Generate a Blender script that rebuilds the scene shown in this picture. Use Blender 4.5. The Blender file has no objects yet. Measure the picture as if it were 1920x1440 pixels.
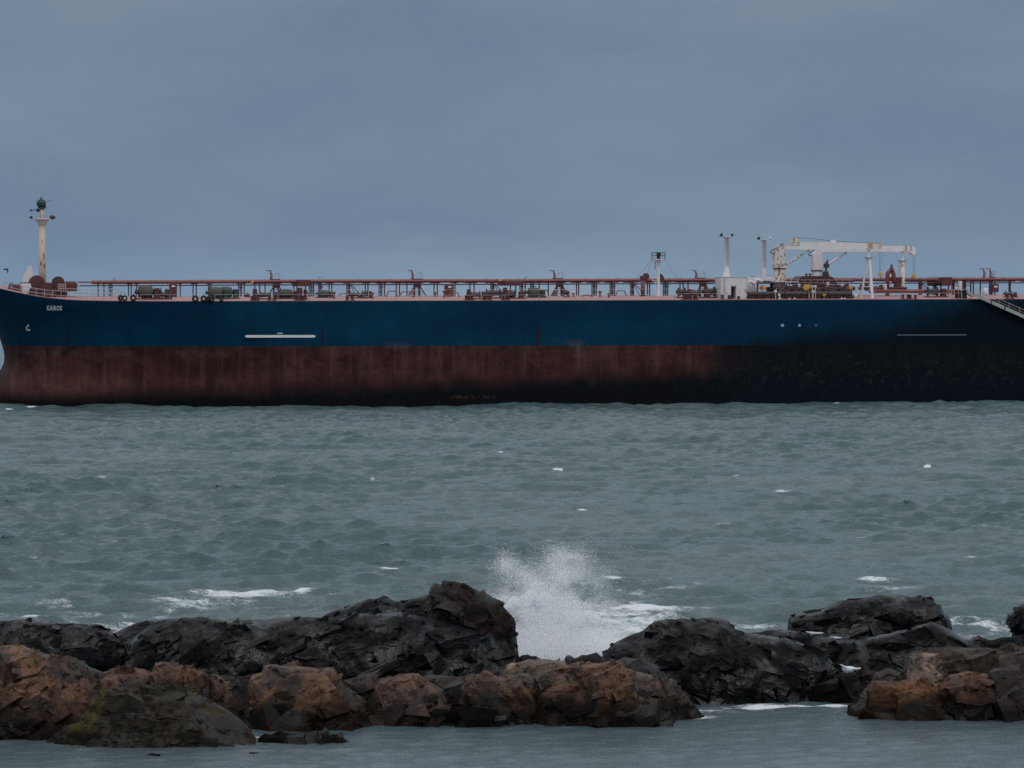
import bpy, math, random
import numpy as np
from mathutils import Vector, Matrix
PI = math.pi
random.seed(7)
rng = np.random.default_rng(11)
scene = bpy.context.scene
COL = scene.collection

# ------------------------------------------------------------------ camera
EYE = 15.1; F = 5320.0; PITCH = math.atan(164.0 / F)
cam_d = bpy.data.cameras.new('camera')
cam = bpy.data.objects.new('camera', cam_d); COL.objects.link(cam)
cam.location = (0, 0, EYE)
cam.rotation_euler = (PI / 2 - PITCH, 0, 0)
cam_d.sensor_width = 36.0
cam_d.lens = F / 1920 * 36.0
cam_d.clip_start = 1.0
cam_d.clip_end = 60000.0
scene.camera = cam

# ------------------------------------------------------------------ world
SUN_EL, SUN_AZ = 50.0, 160.0        # azimuth clockwise from +Y: sun behind the camera, to the right
world = bpy.data.worlds.new("World"); scene.world = world
world.use_nodes = True
wn, wl = world.node_tree.nodes, world.node_tree.links
wn.clear()
w_out = wn.new('ShaderNodeOutputWorld'); w_bg = wn.new('ShaderNodeBackground')
sky = wn.new('ShaderNodeTexSky'); sky.sky_type = 'NISHITA'; sky.sun_disc = False
sky.sun_elevation = math.radians(SUN_EL); sky.sun_rotation = math.radians(SUN_AZ)
sky.air_density = 1.0; sky.dust_density = 3.0
tc = wn.new('ShaderNodeTexCoord'); sep = wn.new('ShaderNodeSeparateXYZ')
wl.new(tc.outputs['Generated'], sep.inputs[0])
# overcast layer: colour by elevation
ramp = wn.new('ShaderNodeValToRGB'); cr = ramp.color_ramp
cr.elements[0].position = 0.0; cr.elements[0].color = (0.050, 0.070, 0.075, 1)
cr.elements[1].position = 1.0; cr.elements[1].color = (0.74, 0.79, 0.84, 1)
for p, c in ((0.494, (0.06, 0.085, 0.09)), (0.4995, (0.225, 0.325, 0.44)), (0.512, (0.172, 0.250, 0.352)),
             (0.55, (0.168, 0.234, 0.322)), (0.56, (0.215, 0.290, 0.360)), (0.59, (0.37, 0.47, 0.56)), (0.66, (0.52, 0.61, 0.69)), (0.80, (0.66, 0.72, 0.78))):
    e = cr.elements.new(p); e.color = (*c, 1)
mr = wn.new('ShaderNodeMapRange'); mr.inputs[1].default_value = -1; mr.inputs[2].default_value = 1
wl.new(sep.outputs['Z'], mr.inputs[0]); wl.new(mr.outputs[0], ramp.inputs[0])
# soft cloud banks
mp = wn.new('ShaderNodeMapping'); mp.inputs['Scale'].default_value = (7.0, 7.0, 21.0)
mp.inputs['Rotation'].default_value = (0.0, 0.06, 0.0); mp.inputs['Location'].default_value = (0.9, 0.2, 0.35)
wl.new(tc.outputs['Generated'], mp.inputs[0])
nz = wn.new('ShaderNodeTexNoise'); nz.inputs['Scale'].default_value = 1.0; nz.inputs['Detail'].default_value = 8
nz.inputs['Roughness'].default_value = 0.56
wl.new(mp.outputs[0], nz.inputs['Vector'])
mr2 = wn.new('ShaderNodeMapRange'); mr2.inputs[1].default_value = 0.33; mr2.inputs[2].default_value = 0.70
mr2.inputs[3].default_value = 0.0; mr2.inputs[4].default_value = 1.0
wl.new(nz.outputs['Fac'], mr2.inputs[0])
mixc = wn.new('ShaderNodeMix'); mixc.data_type = 'RGBA'; mixc.blend_type = 'MULTIPLY'; mixc.inputs[0].default_value = 1.0
cloud = wn.new('ShaderNodeMix'); cloud.data_type = 'RGBA'
cloud.inputs[6].default_value = (0.85, 0.895, 0.95, 1); cloud.inputs[7].default_value = (1.19, 1.13, 1.06, 1)
wl.new(mr2.outputs[0], cloud.inputs[0])
wl.new(ramp.outputs[0], mixc.inputs[6]); wl.new(cloud.outputs[2], mixc.inputs[7])
# thin share of the clear-sky model behind the cloud
skym = wn.new('ShaderNodeMix'); skym.data_type = 'RGBA'; skym.blend_type = 'MULTIPLY'; skym.inputs[0].default_value = 1.0
skym.inputs[7].default_value = (0.06, 0.06, 0.06, 1)
wl.new(sky.outputs[0], skym.inputs[6])
mixs = wn.new('ShaderNodeMix'); mixs.data_type = 'RGBA'; mixs.inputs[0].default_value = 0.93
wl.new(skym.outputs[2], mixs.inputs[6]); wl.new(mixc.outputs[2], mixs.inputs[7])
wl.new(mixs.outputs[2], w_bg.inputs[0]); w_bg.inputs[1].default_value = 1.0
wl.new(w_bg.outputs[0], w_out.inputs[0])

# ------------------------------------------------------------------ sun, very soft
sd = bpy.data.lights.new('sun', 'SUN'); sd.energy = 0.75; sd.angle = math.radians(25); sd.color = (1.0, 0.93, 0.88)
so = bpy.data.objects.new('sun', sd); COL.objects.link(so)
az, el = math.radians(SUN_AZ), math.radians(SUN_EL)
sdir = Vector((math.sin(az) * math.cos(el), math.cos(az) * math.cos(el), math.sin(el)))
so.rotation_euler = sdir.to_track_quat('Z', 'Y').to_euler(); so.location = (60, -80, 120)

vs = scene.view_settings
scene.display_settings.display_device = 'sRGB'
vs.view_transform = 'Standard'; vs.look = 'None'; vs.exposure = 0.0; vs.gamma = 1.0; vs.use_curve_mapping = False
scene.cycles.use_denoising = False; scene.cycles.max_bounces = 10; scene.cycles.diffuse_bounces = 7; scene.cycles.transparent_max_bounces = 8

# ------------------------------------------------------------------ pixel <-> world
FW = Vector((0, math.cos(PITCH), -math.sin(PITCH))); UPV = Vector((0, math.sin(PITCH), math.cos(PITCH)))
def ray(px, py):
    return FW * F + Vector((px - 960.0, 0, 0)) + UPV * (720.0 - py)
def at_depth(px, py, Y):
    d = ray(px, py); t = Y / d.y
    return Vector((d.x * t, Y, EYE + d.z * t))
def on_water(px, py, z=0.0):
    d = ray(px, py); t = (z - EYE) / d.z
    return Vector((d.x * t, d.y * t, z))

# ------------------------------------------------------------------ numpy noise
def _h(i, j, k, s):
    n = (i.astype(np.int64) * 374761393 + j.astype(np.int64) * 668265263 + k.astype(np.int64) * 2147483647 + s * 1274126177) & 0xFFFFFFFF
    n = ((n ^ (n >> 13)) * 1274126177) & 0xFFFFFFFF
    n = ((n ^ (n >> 16)) * 2246822519) & 0xFFFFFFFF
    n = n ^ (n >> 15)
    return (n & 0xFFFFFF) / float(0xFFFFFF)
def vnoise(p, s=0):
    i = np.floor(p).astype(np.int64); f = p - i; f = f * f * (3 - 2 * f)
    r = 0
    for a in (0, 1):
        for b in (0, 1):
            for c in (0, 1):
                w = (f[:, 0] if a else 1 - f[:, 0]) * (f[:, 1] if b else 1 - f[:, 1]) * (f[:, 2] if c else 1 - f[:, 2])
                r = r + w * _h(i[:, 0] + a, i[:, 1] + b, i[:, 2] + c, s)
    return r * 2 - 1
def fbm(p, s=0, o=4, g=0.5):
    r = 0; a = 1; t = 0
    for q in range(o):
        r = r + a * vnoise(p * (2.03 ** q), s + q * 17); t += a; a *= g
    return r / t
def facets(p, s=0):
    """random tilted planes in voronoi cells -> fractured rock; returns height and crack distance"""
    i = np.floor(p).astype(np.int64)
    best = np.full(len(p), 9e9); sec = np.full(len(p), 9e9); hgt = np.zeros(len(p))
    for a in (-1, 0, 1):
        for b in (-1, 0, 1):
            for c in (-1, 0, 1):
                I, J, K = i[:, 0] + a, i[:, 1] + b, i[:, 2] + c
                r1, r2, r3 = _h(I, J, K, s), _h(I, J, K, s + 1), _h(I, J, K, s + 2)
                d = p - np.stack([I + r1, J + r2, K + r3], 1)
                q = (d * d).sum(1)
                n = np.stack([_h(I, J, K, s + 3), _h(I, J, K, s + 4), _h(I, J, K, s + 5)], 1) * 2 - 1
                hh = (d * n).sum(1) * 1.1 + (_h(I, J, K, s + 6) - 0.5) * 0.9
                m = q < best
                sec = np.where(m, best, np.minimum(sec, q)); hgt = np.where(m, hh, hgt); best = np.where(m, q, best)
    return hgt, np.sqrt(sec) - np.sqrt(best)

# ------------------------------------------------------------------ materials
class NT:
    def __init__(s, name):
        s.m = bpy.data.materials.new(name); s.m.use_nodes = True
        s.n = s.m.node_tree.nodes; s.l = s.m.node_tree.links
        s.b = s.n['Principled BSDF']
        s.geo = s.n.new('ShaderNodeNewGeometry')
        s.tc = s.n.new('ShaderNodeTexCoord')
    def val(s, x, sock):
        if isinstance(x, (int, float)): sock.default_value = x
        elif isinstance(x, tuple): sock.default_value = (*x, 1) if len(x) == 3 and sock.type == 'RGBA' else x
        else: s.l.new(x, sock)
    def math(s, op, a, b=0.0, c=0.0, clamp=False):
        n = s.n.new('ShaderNodeMath'); n.operation = op; n.use_clamp = clamp
        s.val(a, n.inputs[0]); s.val(b, n.inputs[1]); s.val(c, n.inputs[2]); return n.outputs[0]
    def mapr(s, x, a, b, c=0.0, d=1.0, smooth=True):
        n = s.n.new('ShaderNodeMapRange'); n.interpolation_type = 'SMOOTHSTEP' if smooth else 'LINEAR'
        s.val(x, n.inputs[0])
        for k, v in enumerate((a, b, c, d)): s.val(v, n.inputs[k + 1])
        return n.outputs[0]
    def noise(s, vec, scale=(1, 1, 1), sc=1.0, det=4, rough=0.55, out='Fac', dist=0.0, loc=(0, 0, 0)):
        mp = s.n.new('ShaderNodeMapping'); mp.inputs['Scale'].default_value = scale; mp.inputs['Location'].default_value = loc
        s.l.new(vec, mp.inputs[0])
        n = s.n.new('ShaderNodeTexNoise'); n.inputs['Scale'].default_value = sc; n.inputs['Detail'].default_value = det
        n.inputs['Roughness'].default_value = rough; n.inputs['Distortion'].default_value = dist
        s.l.new(mp.outputs[0], n.inputs['Vector']); return n.outputs[out]
    def mix(s, f, a, b, mode='MIX'):
        n = s.n.new('ShaderNodeMix'); n.data_type = 'RGBA'; n.blend_type = mode
        s.val(f, n.inputs[0]); s.val(a, n.inputs[6]); s.val(b, n.inputs[7]); return n.outputs[2]
    def sep(s, v):
        n = s.n.new('ShaderNodeSeparateXYZ'); s.l.new(v, n.inputs[0]); return n.outputs
    def bump(s, h, strength=0.5, dist=0.05):
        n = s.n.new('ShaderNodeBump'); n.inputs['Strength'].default_value = strength; n.inputs['Distance'].default_value = dist
        s.l.new(h, n.inputs['Height']); s.l.new(n.outputs[0], s.b.inputs['Normal'])
    def box(s, x, z, x0, x1, z0, z1, ex=0.15, ez=0.3):
        a = s.math('MULTIPLY', s.mapr(x, x0 - ex, x0 + ex), s.mapr(x, x1 - ex, x1 + ex, 1, 0))
        b = s.math('MULTIPLY', s.mapr(z, z0 - ez, z0 + ez), s.mapr(z, z1 - ez, z1 + ez, 1, 0))
        return s.math('MULTIPLY', a, b)

def paint(name, col, rough=0.55, dirt=0.35, dirtcol=(0.12, 0.07, 0.045), rust=0.0, sc=1.2, metal=0.0):
    t = NT(name); P = t.tc.outputs['Object']
    n1 = t.noise(P, (1, 1, 0.35), sc, 6, 0.65)
    n2 = t.noise(P, (1, 1, 1), sc * 5, 3, 0.6)
    base = t.mix(t.mapr(n2, 0.3, 0.7, 0.0, 0.25), col, tuple(c * 0.72 for c in col))
    f = t.mapr(n1, 0.50, 0.72, 0.0, dirt)
    base = t.mix(f, base, dirtcol)
    if rust > 0:
        n3 = t.noise(P, (1, 1, 0.5), sc * 1.7, 5, 0.7, loc=(5, 3, 1))
        base = t.mix(t.mapr(n3, 0.62 - rust * 0.25, 0.72 - rust * 0.2), base, (0.23, 0.085, 0.03))
    t.l.new(base, t.b.inputs['Base Color'])
    t.b.inputs['Roughness'].default_value = rough; t.b.inputs['Metallic'].default_value = metal
    return t.m

M = {}
M['white'] = paint('white_paint', (0.72, 0.68, 0.70), 0.45, 0.30, (0.30, 0.25, 0.21), 0.0)
M['white_rusty'] = paint('rusty_white_paint', (0.70, 0.64, 0.60), 0.5, 0.6, (0.33, 0.20, 0.10), 0.52, 1.3)
M['cream'] = paint('cream_mast_paint', (0.62, 0.50, 0.40), 0.5, 0.75, (0.36, 0.19, 0.09), 0.25, 0.6)
M['jib_white'] = paint('crane_jib_paint', (0.80, 0.76, 0.78), 0.42, 0.30, (0.30, 0.25, 0.2), 0.05, 0.6)
M['red'] = paint('red_oxide_pipe', (0.215, 0.060, 0.056), 0.5, 0.6, (0.12, 0.045, 0.03), 0.0, 0.8)
M['darkred'] = paint('dark_red_oxide', (0.090, 0.026, 0.028), 0.6, 0.6, (0.02, 0.012, 0.014), 0.0, 1.2)
M['support'] = paint('support_steel', (0.085, 0.036, 0.042), 0.6, 0.5, (0.02, 0.016, 0.02), 0.0, 1.2)
M['deck'] = paint('deck_oxide', (0.40, 0.21, 0.205), 0.7, 0.7, (0.32, 0.17, 0.15), 0.0, 0.5)
M['rail'] = paint('rail_paint', (0.55, 0.43, 0.42), 0.5, 0.5, (0.3, 0.2, 0.16), 0.0, 2.0)
M['black'] = paint('black_rubber', (0.010, 0.013, 0.017), 0.7, 0.2, (0.04, 0.04, 0.04), 0.0, 2.0)
M['darkgreen'] = paint('dark_green_paint', (0.018, 0.050, 0.040), 0.5, 0.5, (0.02, 0.02, 0.02), 0.0, 2.0)
M['olive'] = paint('olive_canvas', (0.075, 0.080, 0.070), 0.8, 0.4, (0.03, 0.03, 0.03), 0.0, 2.0)
M['hosegrey'] = paint('manifold_grey', (0.050, 0.042, 0.046), 0.6, 0.6, (0.02, 0.015, 0.018), 0.0, 1.0)
M['yellow'] = paint('yellow_paint', (0.62, 0.36, 0.05), 0.45, 0.4, (0.3, 0.15, 0.03), 0.0, 2.0)
M['orange'] = paint('orange_cover', (0.62, 0.11, 0.04), 0.6, 0.2, (0.3, 0.08, 0.05), 0.0, 2.0)
M['grey'] = paint('grey_aluminium', (0.42, 0.42, 0.42), 0.45, 0.5, (0.18, 0.16, 0.15), 0.0, 1.6, 0.2)
M['mark'] = paint('white_marking', (0.72, 0.73, 0.72), 0.5, 0.15, (0.4, 0.4, 0.42), 0.0, 1.0)
M['fadedmark'] = paint('faded_marking', (0.13, 0.16, 0.19), 0.6, 0.5, (0.03, 0.04, 0.05), 0.0, 1.5)

# ------------------------------------------------------------------ mesh helpers
class MB:
    def __init__(s): s.v = []; s.f = []
    def add(s, vs_, fs): o = len(s.v); s.v += [tuple(v) for v in vs_]; s.f += [tuple(i + o for i in f) for f in fs]; return s
    def box(s, x0, x1, y0, y1, z0, z1):
        v = [(x0, y0, z0), (x1, y0, z0), (x1, y1, z0), (x0, y1, z0), (x0, y0, z1), (x1, y0, z1), (x1, y1, z1), (x0, y1, z1)]
        return s.add(v, [(0, 3, 2, 1), (4, 5, 6, 7), (0, 1, 5, 4), (1, 2, 6, 5), (2, 3, 7, 6), (3, 0, 4, 7)])
    def cbox(s, x0, x1, y0, y1, z0, z1, b=0.06):
        """box with chamfered vertical and top edges"""
        b = min(b, (x1 - x0) * .3, (y1 - y0) * .3, (z1 - z0) * .3)
        ring = lambda k, z: [(x0 + b + k, y0 + k, z), (x1 - b - k, y0 + k, z), (x1 - k, y0 + b + k, z), (x1 - k, y1 - b - k, z),
                             (x1 - b - k, y1 - k, z), (x0 + b + k, y1 - k, z), (x0 + k, y1 - b - k, z), (x0 + k, y0 + b + k, z)]
        v = ring(0, z0) + ring(0, z1 - b) + ring(b * .7, z1)
        f = [tuple(range(7, -1, -1)), tuple(range(16, 24))]
        for r in (0, 8):
            for i in range(8): f.append((r + i, r + (i + 1) % 8, r + 8 + (i + 1) % 8, r + 8 + i))
        return s.add(v, f)
    def tube(s, pts, r, n=8, cap=True):
        pts = [Vector(p) for p in pts]; rs = r if isinstance(r, (list, tuple)) else [r] * len(pts)
        v = []; f = []; prev = None
        for i, p in enumerate(pts):
            if i == 0: d = pts[1] - p
            elif i == len(pts) - 1: d = p - pts[i - 1]
            else: d = (pts[i + 1] - p).normalized() + (p - pts[i - 1]).normalized()
            d.normalize()
            if prev is None:
                a = Vector((0, 0, 1)) if abs(d.z) < .9 else Vector((1, 0, 0))
                u = d.cross(a).normalized()
            else: u = (prev - d * prev.dot(d)).normalized()
            w = d.cross(u); prev = u
            for k in range(n):
                t = 2 * PI * k / n; v.append(p + (u * math.cos(t) + w * math.sin(t)) * rs[i])
        for i in range(len(pts) - 1):
            for k in range(n):
                f.append((i * n + k, i * n + (k + 1) % n, (i + 1) * n + (k + 1) % n, (i + 1) * n + k))
        if cap: f.append(tuple(range(n - 1, -1, -1))); f.append(tuple((len(pts) - 1) * n + k for k in range(n)))
        return s.add(v, f)
    def lathe(s, c, prof, n=16, axis='Z'):
        """prof: (radius, offset along axis)"""
        c = Vector(c); v = []; f = []
        for r, h in prof:
            r = max(r, 0.002)
            for k in range(n):
                t = 2 * PI * k / n; a, b = r * math.cos(t), r * math.sin(t)
                v.append(c + (Vector((a, b, h)) if axis == 'Z' else Vector((b, h, a)) if axis == 'Y' else Vector((h, a, b))))
        for i in range(len(prof) - 1):
            for k in range(n): f.append((i * n + k, i * n + (k + 1) % n, (i + 1) * n + (k + 1) % n, (i + 1) * n + k))
        f.append(tuple(range(n - 1, -1, -1))); f.append(tuple((len(prof) - 1) * n + k for k in range(n)))
        return s.add(v, f)
    def prism(s, poly, y0, y1):
        """polygon in x,z extruded along y"""
        n = len(poly); v = [(x, y0, z) for x, z in poly] + [(x, y1, z) for x, z in poly]
        f = [tuple(range(n)), tuple(range(2 * n - 1, n - 1, -1))] + [(i, n + i, n + (i + 1) % n, (i + 1) % n) for i in range(n)]
        return s.add(v, f)
    def torus(s, c, R, r, axis='Y', n=20, m=8):
        c = Vector(c); v = []; f = []
        for i in range(n):
            a = 2 * PI * i / n
            for j in range(m):
                b = 2 * PI * j / m; q = R + r * math.cos(b); h = r * math.sin(b)
                p = (q * math.cos(a), h, q * math.sin(a)) if axis == 'Y' else (q * math.cos(a), q * math.sin(a), h) if axis == 'Z' else (h, q * math.cos(a), q * math.sin(a))
                v.append(c + Vector(p))
        for i in range(n):
            for j in range(m): f.append((i * m + j, ((i + 1) % n) * m + j, ((i + 1) % n) * m + (j + 1) % m, i * m + (j + 1) % m))
        return s.add(v, f)
    def build(s, name, mat, parent=None, smooth=False):
        me = bpy.data.meshes.new(name); me.from_pydata(s.v, [], s.f); me.update()
        if mat is not None: me.materials.append(mat)
        if smooth: me.polygons.foreach_set('use_smooth', [True] * len(me.polygons))
        else:
            pass
        o = bpy.data.objects.new(name, me); COL.objects.link(o)
        if parent is not None: o.parent = parent
        return o
def tag(o, label=None, cat=None, group=None, kind=None):
    if label: o['label'] = label
    if cat: o['category'] = cat
    if group: o['group'] = group
    if kind: o['kind'] = kind
    return o
def empty(name, loc=(0, 0, 0), parent=None):
    o = bpy.data.objects.new(name, None); COL.objects.link(o); o.location = loc; o.empty_display_size = 0.5
    if parent is not None: o.parent = parent
    return o
def big_mesh(name, co, quads, mat, attr=None):
    me = bpy.data.meshes.new(name)
    me.vertices.add(len(co)); me.vertices.foreach_set('co', co.astype(np.float32).ravel())
    nf, k = quads.shape
    me.loops.add(nf * k); me.loops.foreach_set('vertex_index', quads.astype(np.int32).ravel())
    me.polygons.add(nf); me.polygons.foreach_set('loop_start', np.arange(0, nf * k, k, dtype=np.int32))
    me.update(calc_edges=True)
    me.polygons.foreach_set('use_smooth', np.ones(nf, dtype=bool))
    if attr is not None:
        for nm, a in attr.items():
            at = me.attributes.new(nm, 'FLOAT', 'POINT'); at.data.foreach_set('value', a.astype(np.float32))
    me.materials.append(mat)
    o = bpy.data.objects.new(name, me); COL.objects.link(o); return o
# ================================================================== SEA
def seamat():
    t = NT('sea_water'); P = t.geo.outputs['Position']
    n1 = t.noise(P, (0.75, 1.9, 1.0), 1.5, 6, 0.66)
    n2 = t.noise(P, (0.8, 2.0, 1.0), 5.0, 4, 0.65)
    n3 = t.noise(P, (0.045, 0.05, 1), 1.0, 3, 0.5)
    body = t.mix(t.mapr(n3, 0.35, 0.65), (0.062, 0.106, 0.113), (0.086, 0.130, 0.130))
    body = t.mix(t.mapr(t.sep(P)[1], 99.0, 109.0, 1.0, 0.0), body, (0.088, 0.120, 0.134))
    at = t.n.new('ShaderNodeAttribute'); at.attribute_name = 'foam'
    cov = at.outputs['Fac']
    # lacy foam: ridged noise thresholded by coverage
    f1 = t.noise(P, (0.62, 1.25, 1.0), 2.4, 8, 0.72, dist=1.0)
    f2 = t.noise(P, (1, 1.5, 1), 7.0, 3, 0.6)
    f3 = t.noise(P, (0.5, 1.0, 1.0), 3.0, 5, 0.62, dist=1.6, loc=(3, 8, 0))
    lace = t.math('SUBTRACT', 1.0, t.math('MULTIPLY', t.math('ABSOLUTE', t.math('SUBTRACT', f3, 0.5)), 5.0), clamp=True)
    ff = t.math('ADD', t.math('ADD', t.math('MULTIPLY', f1, 0.62), t.math('MULTIPLY', f2, 0.22)), t.math('MULTIPLY', lace, 0.13))
    thr = t.math('SUBTRACT', 0.76, t.math('MULTIPLY', cov, 0.50))
    d = t.math('SUBTRACT', ff, thr)
    mask = t.math('MULTIPLY', t.mapr(d, -0.04, 0.23), t.mapr(cov, 0.0, 0.12))
    col = t.mix(mask, body, (0.72, 0.75, 0.78))
    t.l.new(col, t.b.inputs['Base Color'])
    t.l.new(t.mapr(mask, 0, 1, 0.10, 0.75, False), t.b.inputs['Roughness'])
    t.b.inputs['IOR'].default_value = 1.333
    calm = t.mapr(t.sep(P)[1], 100.0, 113.0, 0.26, 1.0)
    calm2 = t.mapr(t.sep(P)[1], 100.0, 113.0, 0.75, 1.0)
    h = t.math('ADD', t.math('MULTIPLY', t.math('MULTIPLY', n1, 0.7), calm), t.math('MULTIPLY', t.math('MULTIPLY', n2, 0.16), calm2))
    t.bump(h, 0.8, 0.30)
    return t.m
SEA_ROWS = []
d = 46.0
while d < 480: SEA_ROWS.append(d); d *= 1.00122
while d < 30000: SEA_ROWS.append(d); d *= 1.035
rows = np.array(SEA_ROWS); tans = np.linspace(-0.31, 0.31, 880)
D2, T2 = np.meshgrid(rows, tans, indexing='ij')
X0 = (D2 * T2).ravel(); Y0 = D2.ravel()
dY = np.gradient(rows)[:, None].repeat(len(tans), 1).ravel()
def sea_height(X, Y, spacing, lee, gust):
    """short crested wind sea running towards the camera; returns dx, dy, z and crest sharpness"""
    r = np.random.default_rng(5)
    z = np.zeros_like(X); dx = np.zeros_like(X); dyy = np.zeros_like(X); jac = np.zeros_like(X)
    N = 110
    for i in range(N):
        L = 14.0 * (0.45 / 14.0) ** (i / (N - 1)) * r.uniform(0.9, 1.1)
        k = 2 * PI / L
        th = r.normal(-PI / 2 + 0.22, 0.20 + 0.34 * i / N)
        amp = L * (0.0165 if L < 1.7 else 0.0165 - 0.0105 * min(1, (L - 1.7) / 1.6)) * (1.0 if L < 5 else 1.7 * (5 / L) ** 0.7) * r.uniform(0.6, 1.3)
        kx, ky = k * math.cos(th), k * math.sin(th)
        w = np.clip((L / np.maximum(spacing, 1e-3) - 1.9) / 1.2, 0, 1)
        # waves come in groups
        g = 0.72 + 0.40 * np.sin(X * kx * 0.13 + Y * ky * 0.11 + r.uniform(0, 6.3)) * np.sin(X * 0.09 * k * 0.4 + r.uniform(0, 6.3) - Y * 0.05 * k)
        ph = X * kx + Y * ky + r.uniform(0, 6.283)
        A = amp * w * g * ((0.10 if L > 1.3 else 0.27) * (1 - lee) + lee) * ((0.55 + 0.9 * gust) if L < 2.6 else 1.0)
        c, s_ = np.cos(ph), np.sin(ph)
        z += A * c; dx -= 0.72 * A * s_ * math.cos(th); dyy -= 0.72 * A * s_ * math.sin(th)
        jac += A * k * c
    return dx, dyy, z, jac
# lee of the rocks: calmer water towards the camera
lee = np.clip((Y0 - 101.0) / 12.0, 0, 1); lee = lee * lee * (3 - 2 * lee)
amp = 1.0
gust = np.clip(0.5 + 1.3 * fbm(np.stack([X0 * 0.035, Y0 * 0.03, X0 * 0], 1), 77, 3), 0, 1)
dx, dy_, zz, jac = sea_height(X0, Y0, dY, lee, gust)
PX0 = np.stack([X0, Y0, np.zeros_like(X0)], 1)
foam = np.zeros_like(X0)
print('JAC', np.percentile(jac, [50, 90, 99, 99.9]))
crest = np.clip((jac - 1.15) / 0.6, 0, 1) * np.clip(fbm(PX0 * np.array([0.05, 0.05, 1]), 3, 2) * 3.0 + 0.1, 0, 1)
foam += crest * 0.8 * lee
# streaky wash outside the reef
sx = np.array([0.10, 0.30, 1.0])
n = fbm(PX0 * sx, 31, 4, 0.6)
band = np.clip((160 - Y0) / 38, 0, 1) * np.clip((Y0 - 107) / 6, 0, 1)
side = 0.50 + 0.35 * np.clip(-X0 / 10, 0, 1) + 0.32 * np.clip(X0 / 10, 0, 1)
foam += band ** 0.9 * np.clip(n * 2.4 + 0.38 + 0.25 * band, 0, 1) * 0.82 * side
near = np.clip((131 - Y0) / 10, 0, 1) * np.clip((Y0 - 108) / 4, 0, 1)
foam += near * (0.30 + 0.5 * np.clip(n * 2 + 0.3, 0, 1)) * 0.7
# broken water under the splash and in the two gaps of the reef
NB = fbm(PX0 * np.array([0.35, 0.8, 1.0]), 91, 4, 0.6)
def blob(px, py, wpx, depth, a, pw=1.0):
    global foam
    p = on_water(px, py); sc = F / p.y
    q = ((X0 - p.x) / (wpx / sc)) ** 2 + ((Y0 - p.y) / depth) ** 2
    foam = foam + a * np.exp(-q * pw) * (np.clip(0.75 + 1.4 * NB, 0.15, 1.5) if wpx > 40 and a < 1.4 else 1)
blob(1050, 1215, 85, 5.0, 1.5); blob(1180, 1160, 110, 6.5, 0.46); blob(1290, 1120, 120, 7, 0.40); blob(1240, 1110, 90, 5, .3); blob(1205, 1185, 50, 2.5, 0.45)
blob(1440, 1176, 60, 1.8, 0.6); blob(1240, 1135, 80, 5, .35); blob(900, 1120, 60, 3, .4); blob(1840, 1180, 60, 2.4, 0.75); blob(1800, 1140, 120, 5, 0.45); blob(1690, 1105, 110, 1.8, 0.30); blob(1610, 1082, 60, 1.0, 0.28)
blob(230, 1165, 120, 2.5, 0.62); blob(60, 1160, 80, 1.6, 0.55); blob(450, 1122, 90, 2.2, 0.5); blob(330, 1135, 60, 1.6, 0.45); blob(100, 1135, 70, 1.4, 0.42)
blob(1330, 1336, 90, 0.8, 0.95); blob(1400, 1330, 70, 0.6, 0.8); blob(1470, 1326, 110, 0.40, 0.8); blob(1300, 1345, 50, 0.5, 0.9); blob(1560, 1325, 60, 0.3, 0.8)
blob(478, 1382, 14, 0.5, 0.8); blob(1540, 1190, 70, 1.5, 1.0)
for px, py, w, a in ((313, 885, 13, 1.3), (1046, 884, 11, 1.7), (1508, 882, 10, 1.4), (1742, 873, 9, 1.5), (938, 848, 7, 1.2), (1470, 922, 22, 1.0),
                     (1095, 952, 16, 1.2), (1240, 960, 26, 0.9), (1180, 964, 30, 0.6), (90, 972, 12, 1.2), (1570, 758, 8, 1.5), (1358, 753, 9, 1.2), (520, 950, 26, 0.8),
                     (425, 988, 24, 1.0), (740, 1075, 34, 1.0), (690, 1080, 34, 0.8), (1355, 1024, 14, 1.0), (1100, 1016, 26, 1.0), (1030, 1014, 26, 0.8), (215, 1020, 12, 0.8),
                     (155, 857, 7, 1.0), (630, 878, 8, 1.0), (1475, 832, 18, 0.8), (1548, 963, 12, 1.0), (1355, 990, 20, 0.8), (1595, 903, 12, 0.8),
                     (24, 768, 13, 1.7), (45, 764, 18, 1.7), (60, 766, 12, 1.2), (376, 763, 9, 1.1), (775, 754, 8, 1.0), (1640, 1090, 50, 0.5), (1700, 1112, 60, 0.45),
                     (1380, 890, 9, 0.8), (190, 902, 18, 0.7), (820, 1005, 14, 0.7), (560, 1120, 26, 0.8), (1380, 1060, 24, 0.7), (870, 960, 10, 0.7), (1250, 752, 30, 0.6), (1525, 750, 30, 0.6), (700, 905, 8, .8), (285, 1060, 20, .8), (980, 905, 7, .7), (1620, 1010, 24, .8), (1850, 985, 16, .8), (1230, 860, 8, .7), (60, 1050, 22, .8), (450, 1040, 16, .7), (1830, 1050, 30, .8), (1150, 1080, 26, .9), (1480, 1055, 22, .8), (330, 830, 8, .7), (1880, 850, 10, .8)):
    p = on_water(px, py); blob(px, py, w, max(0.35, 0.0030 * p.y), a * 0.95)
foam = np.clip(foam, 0, 1.35)
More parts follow.
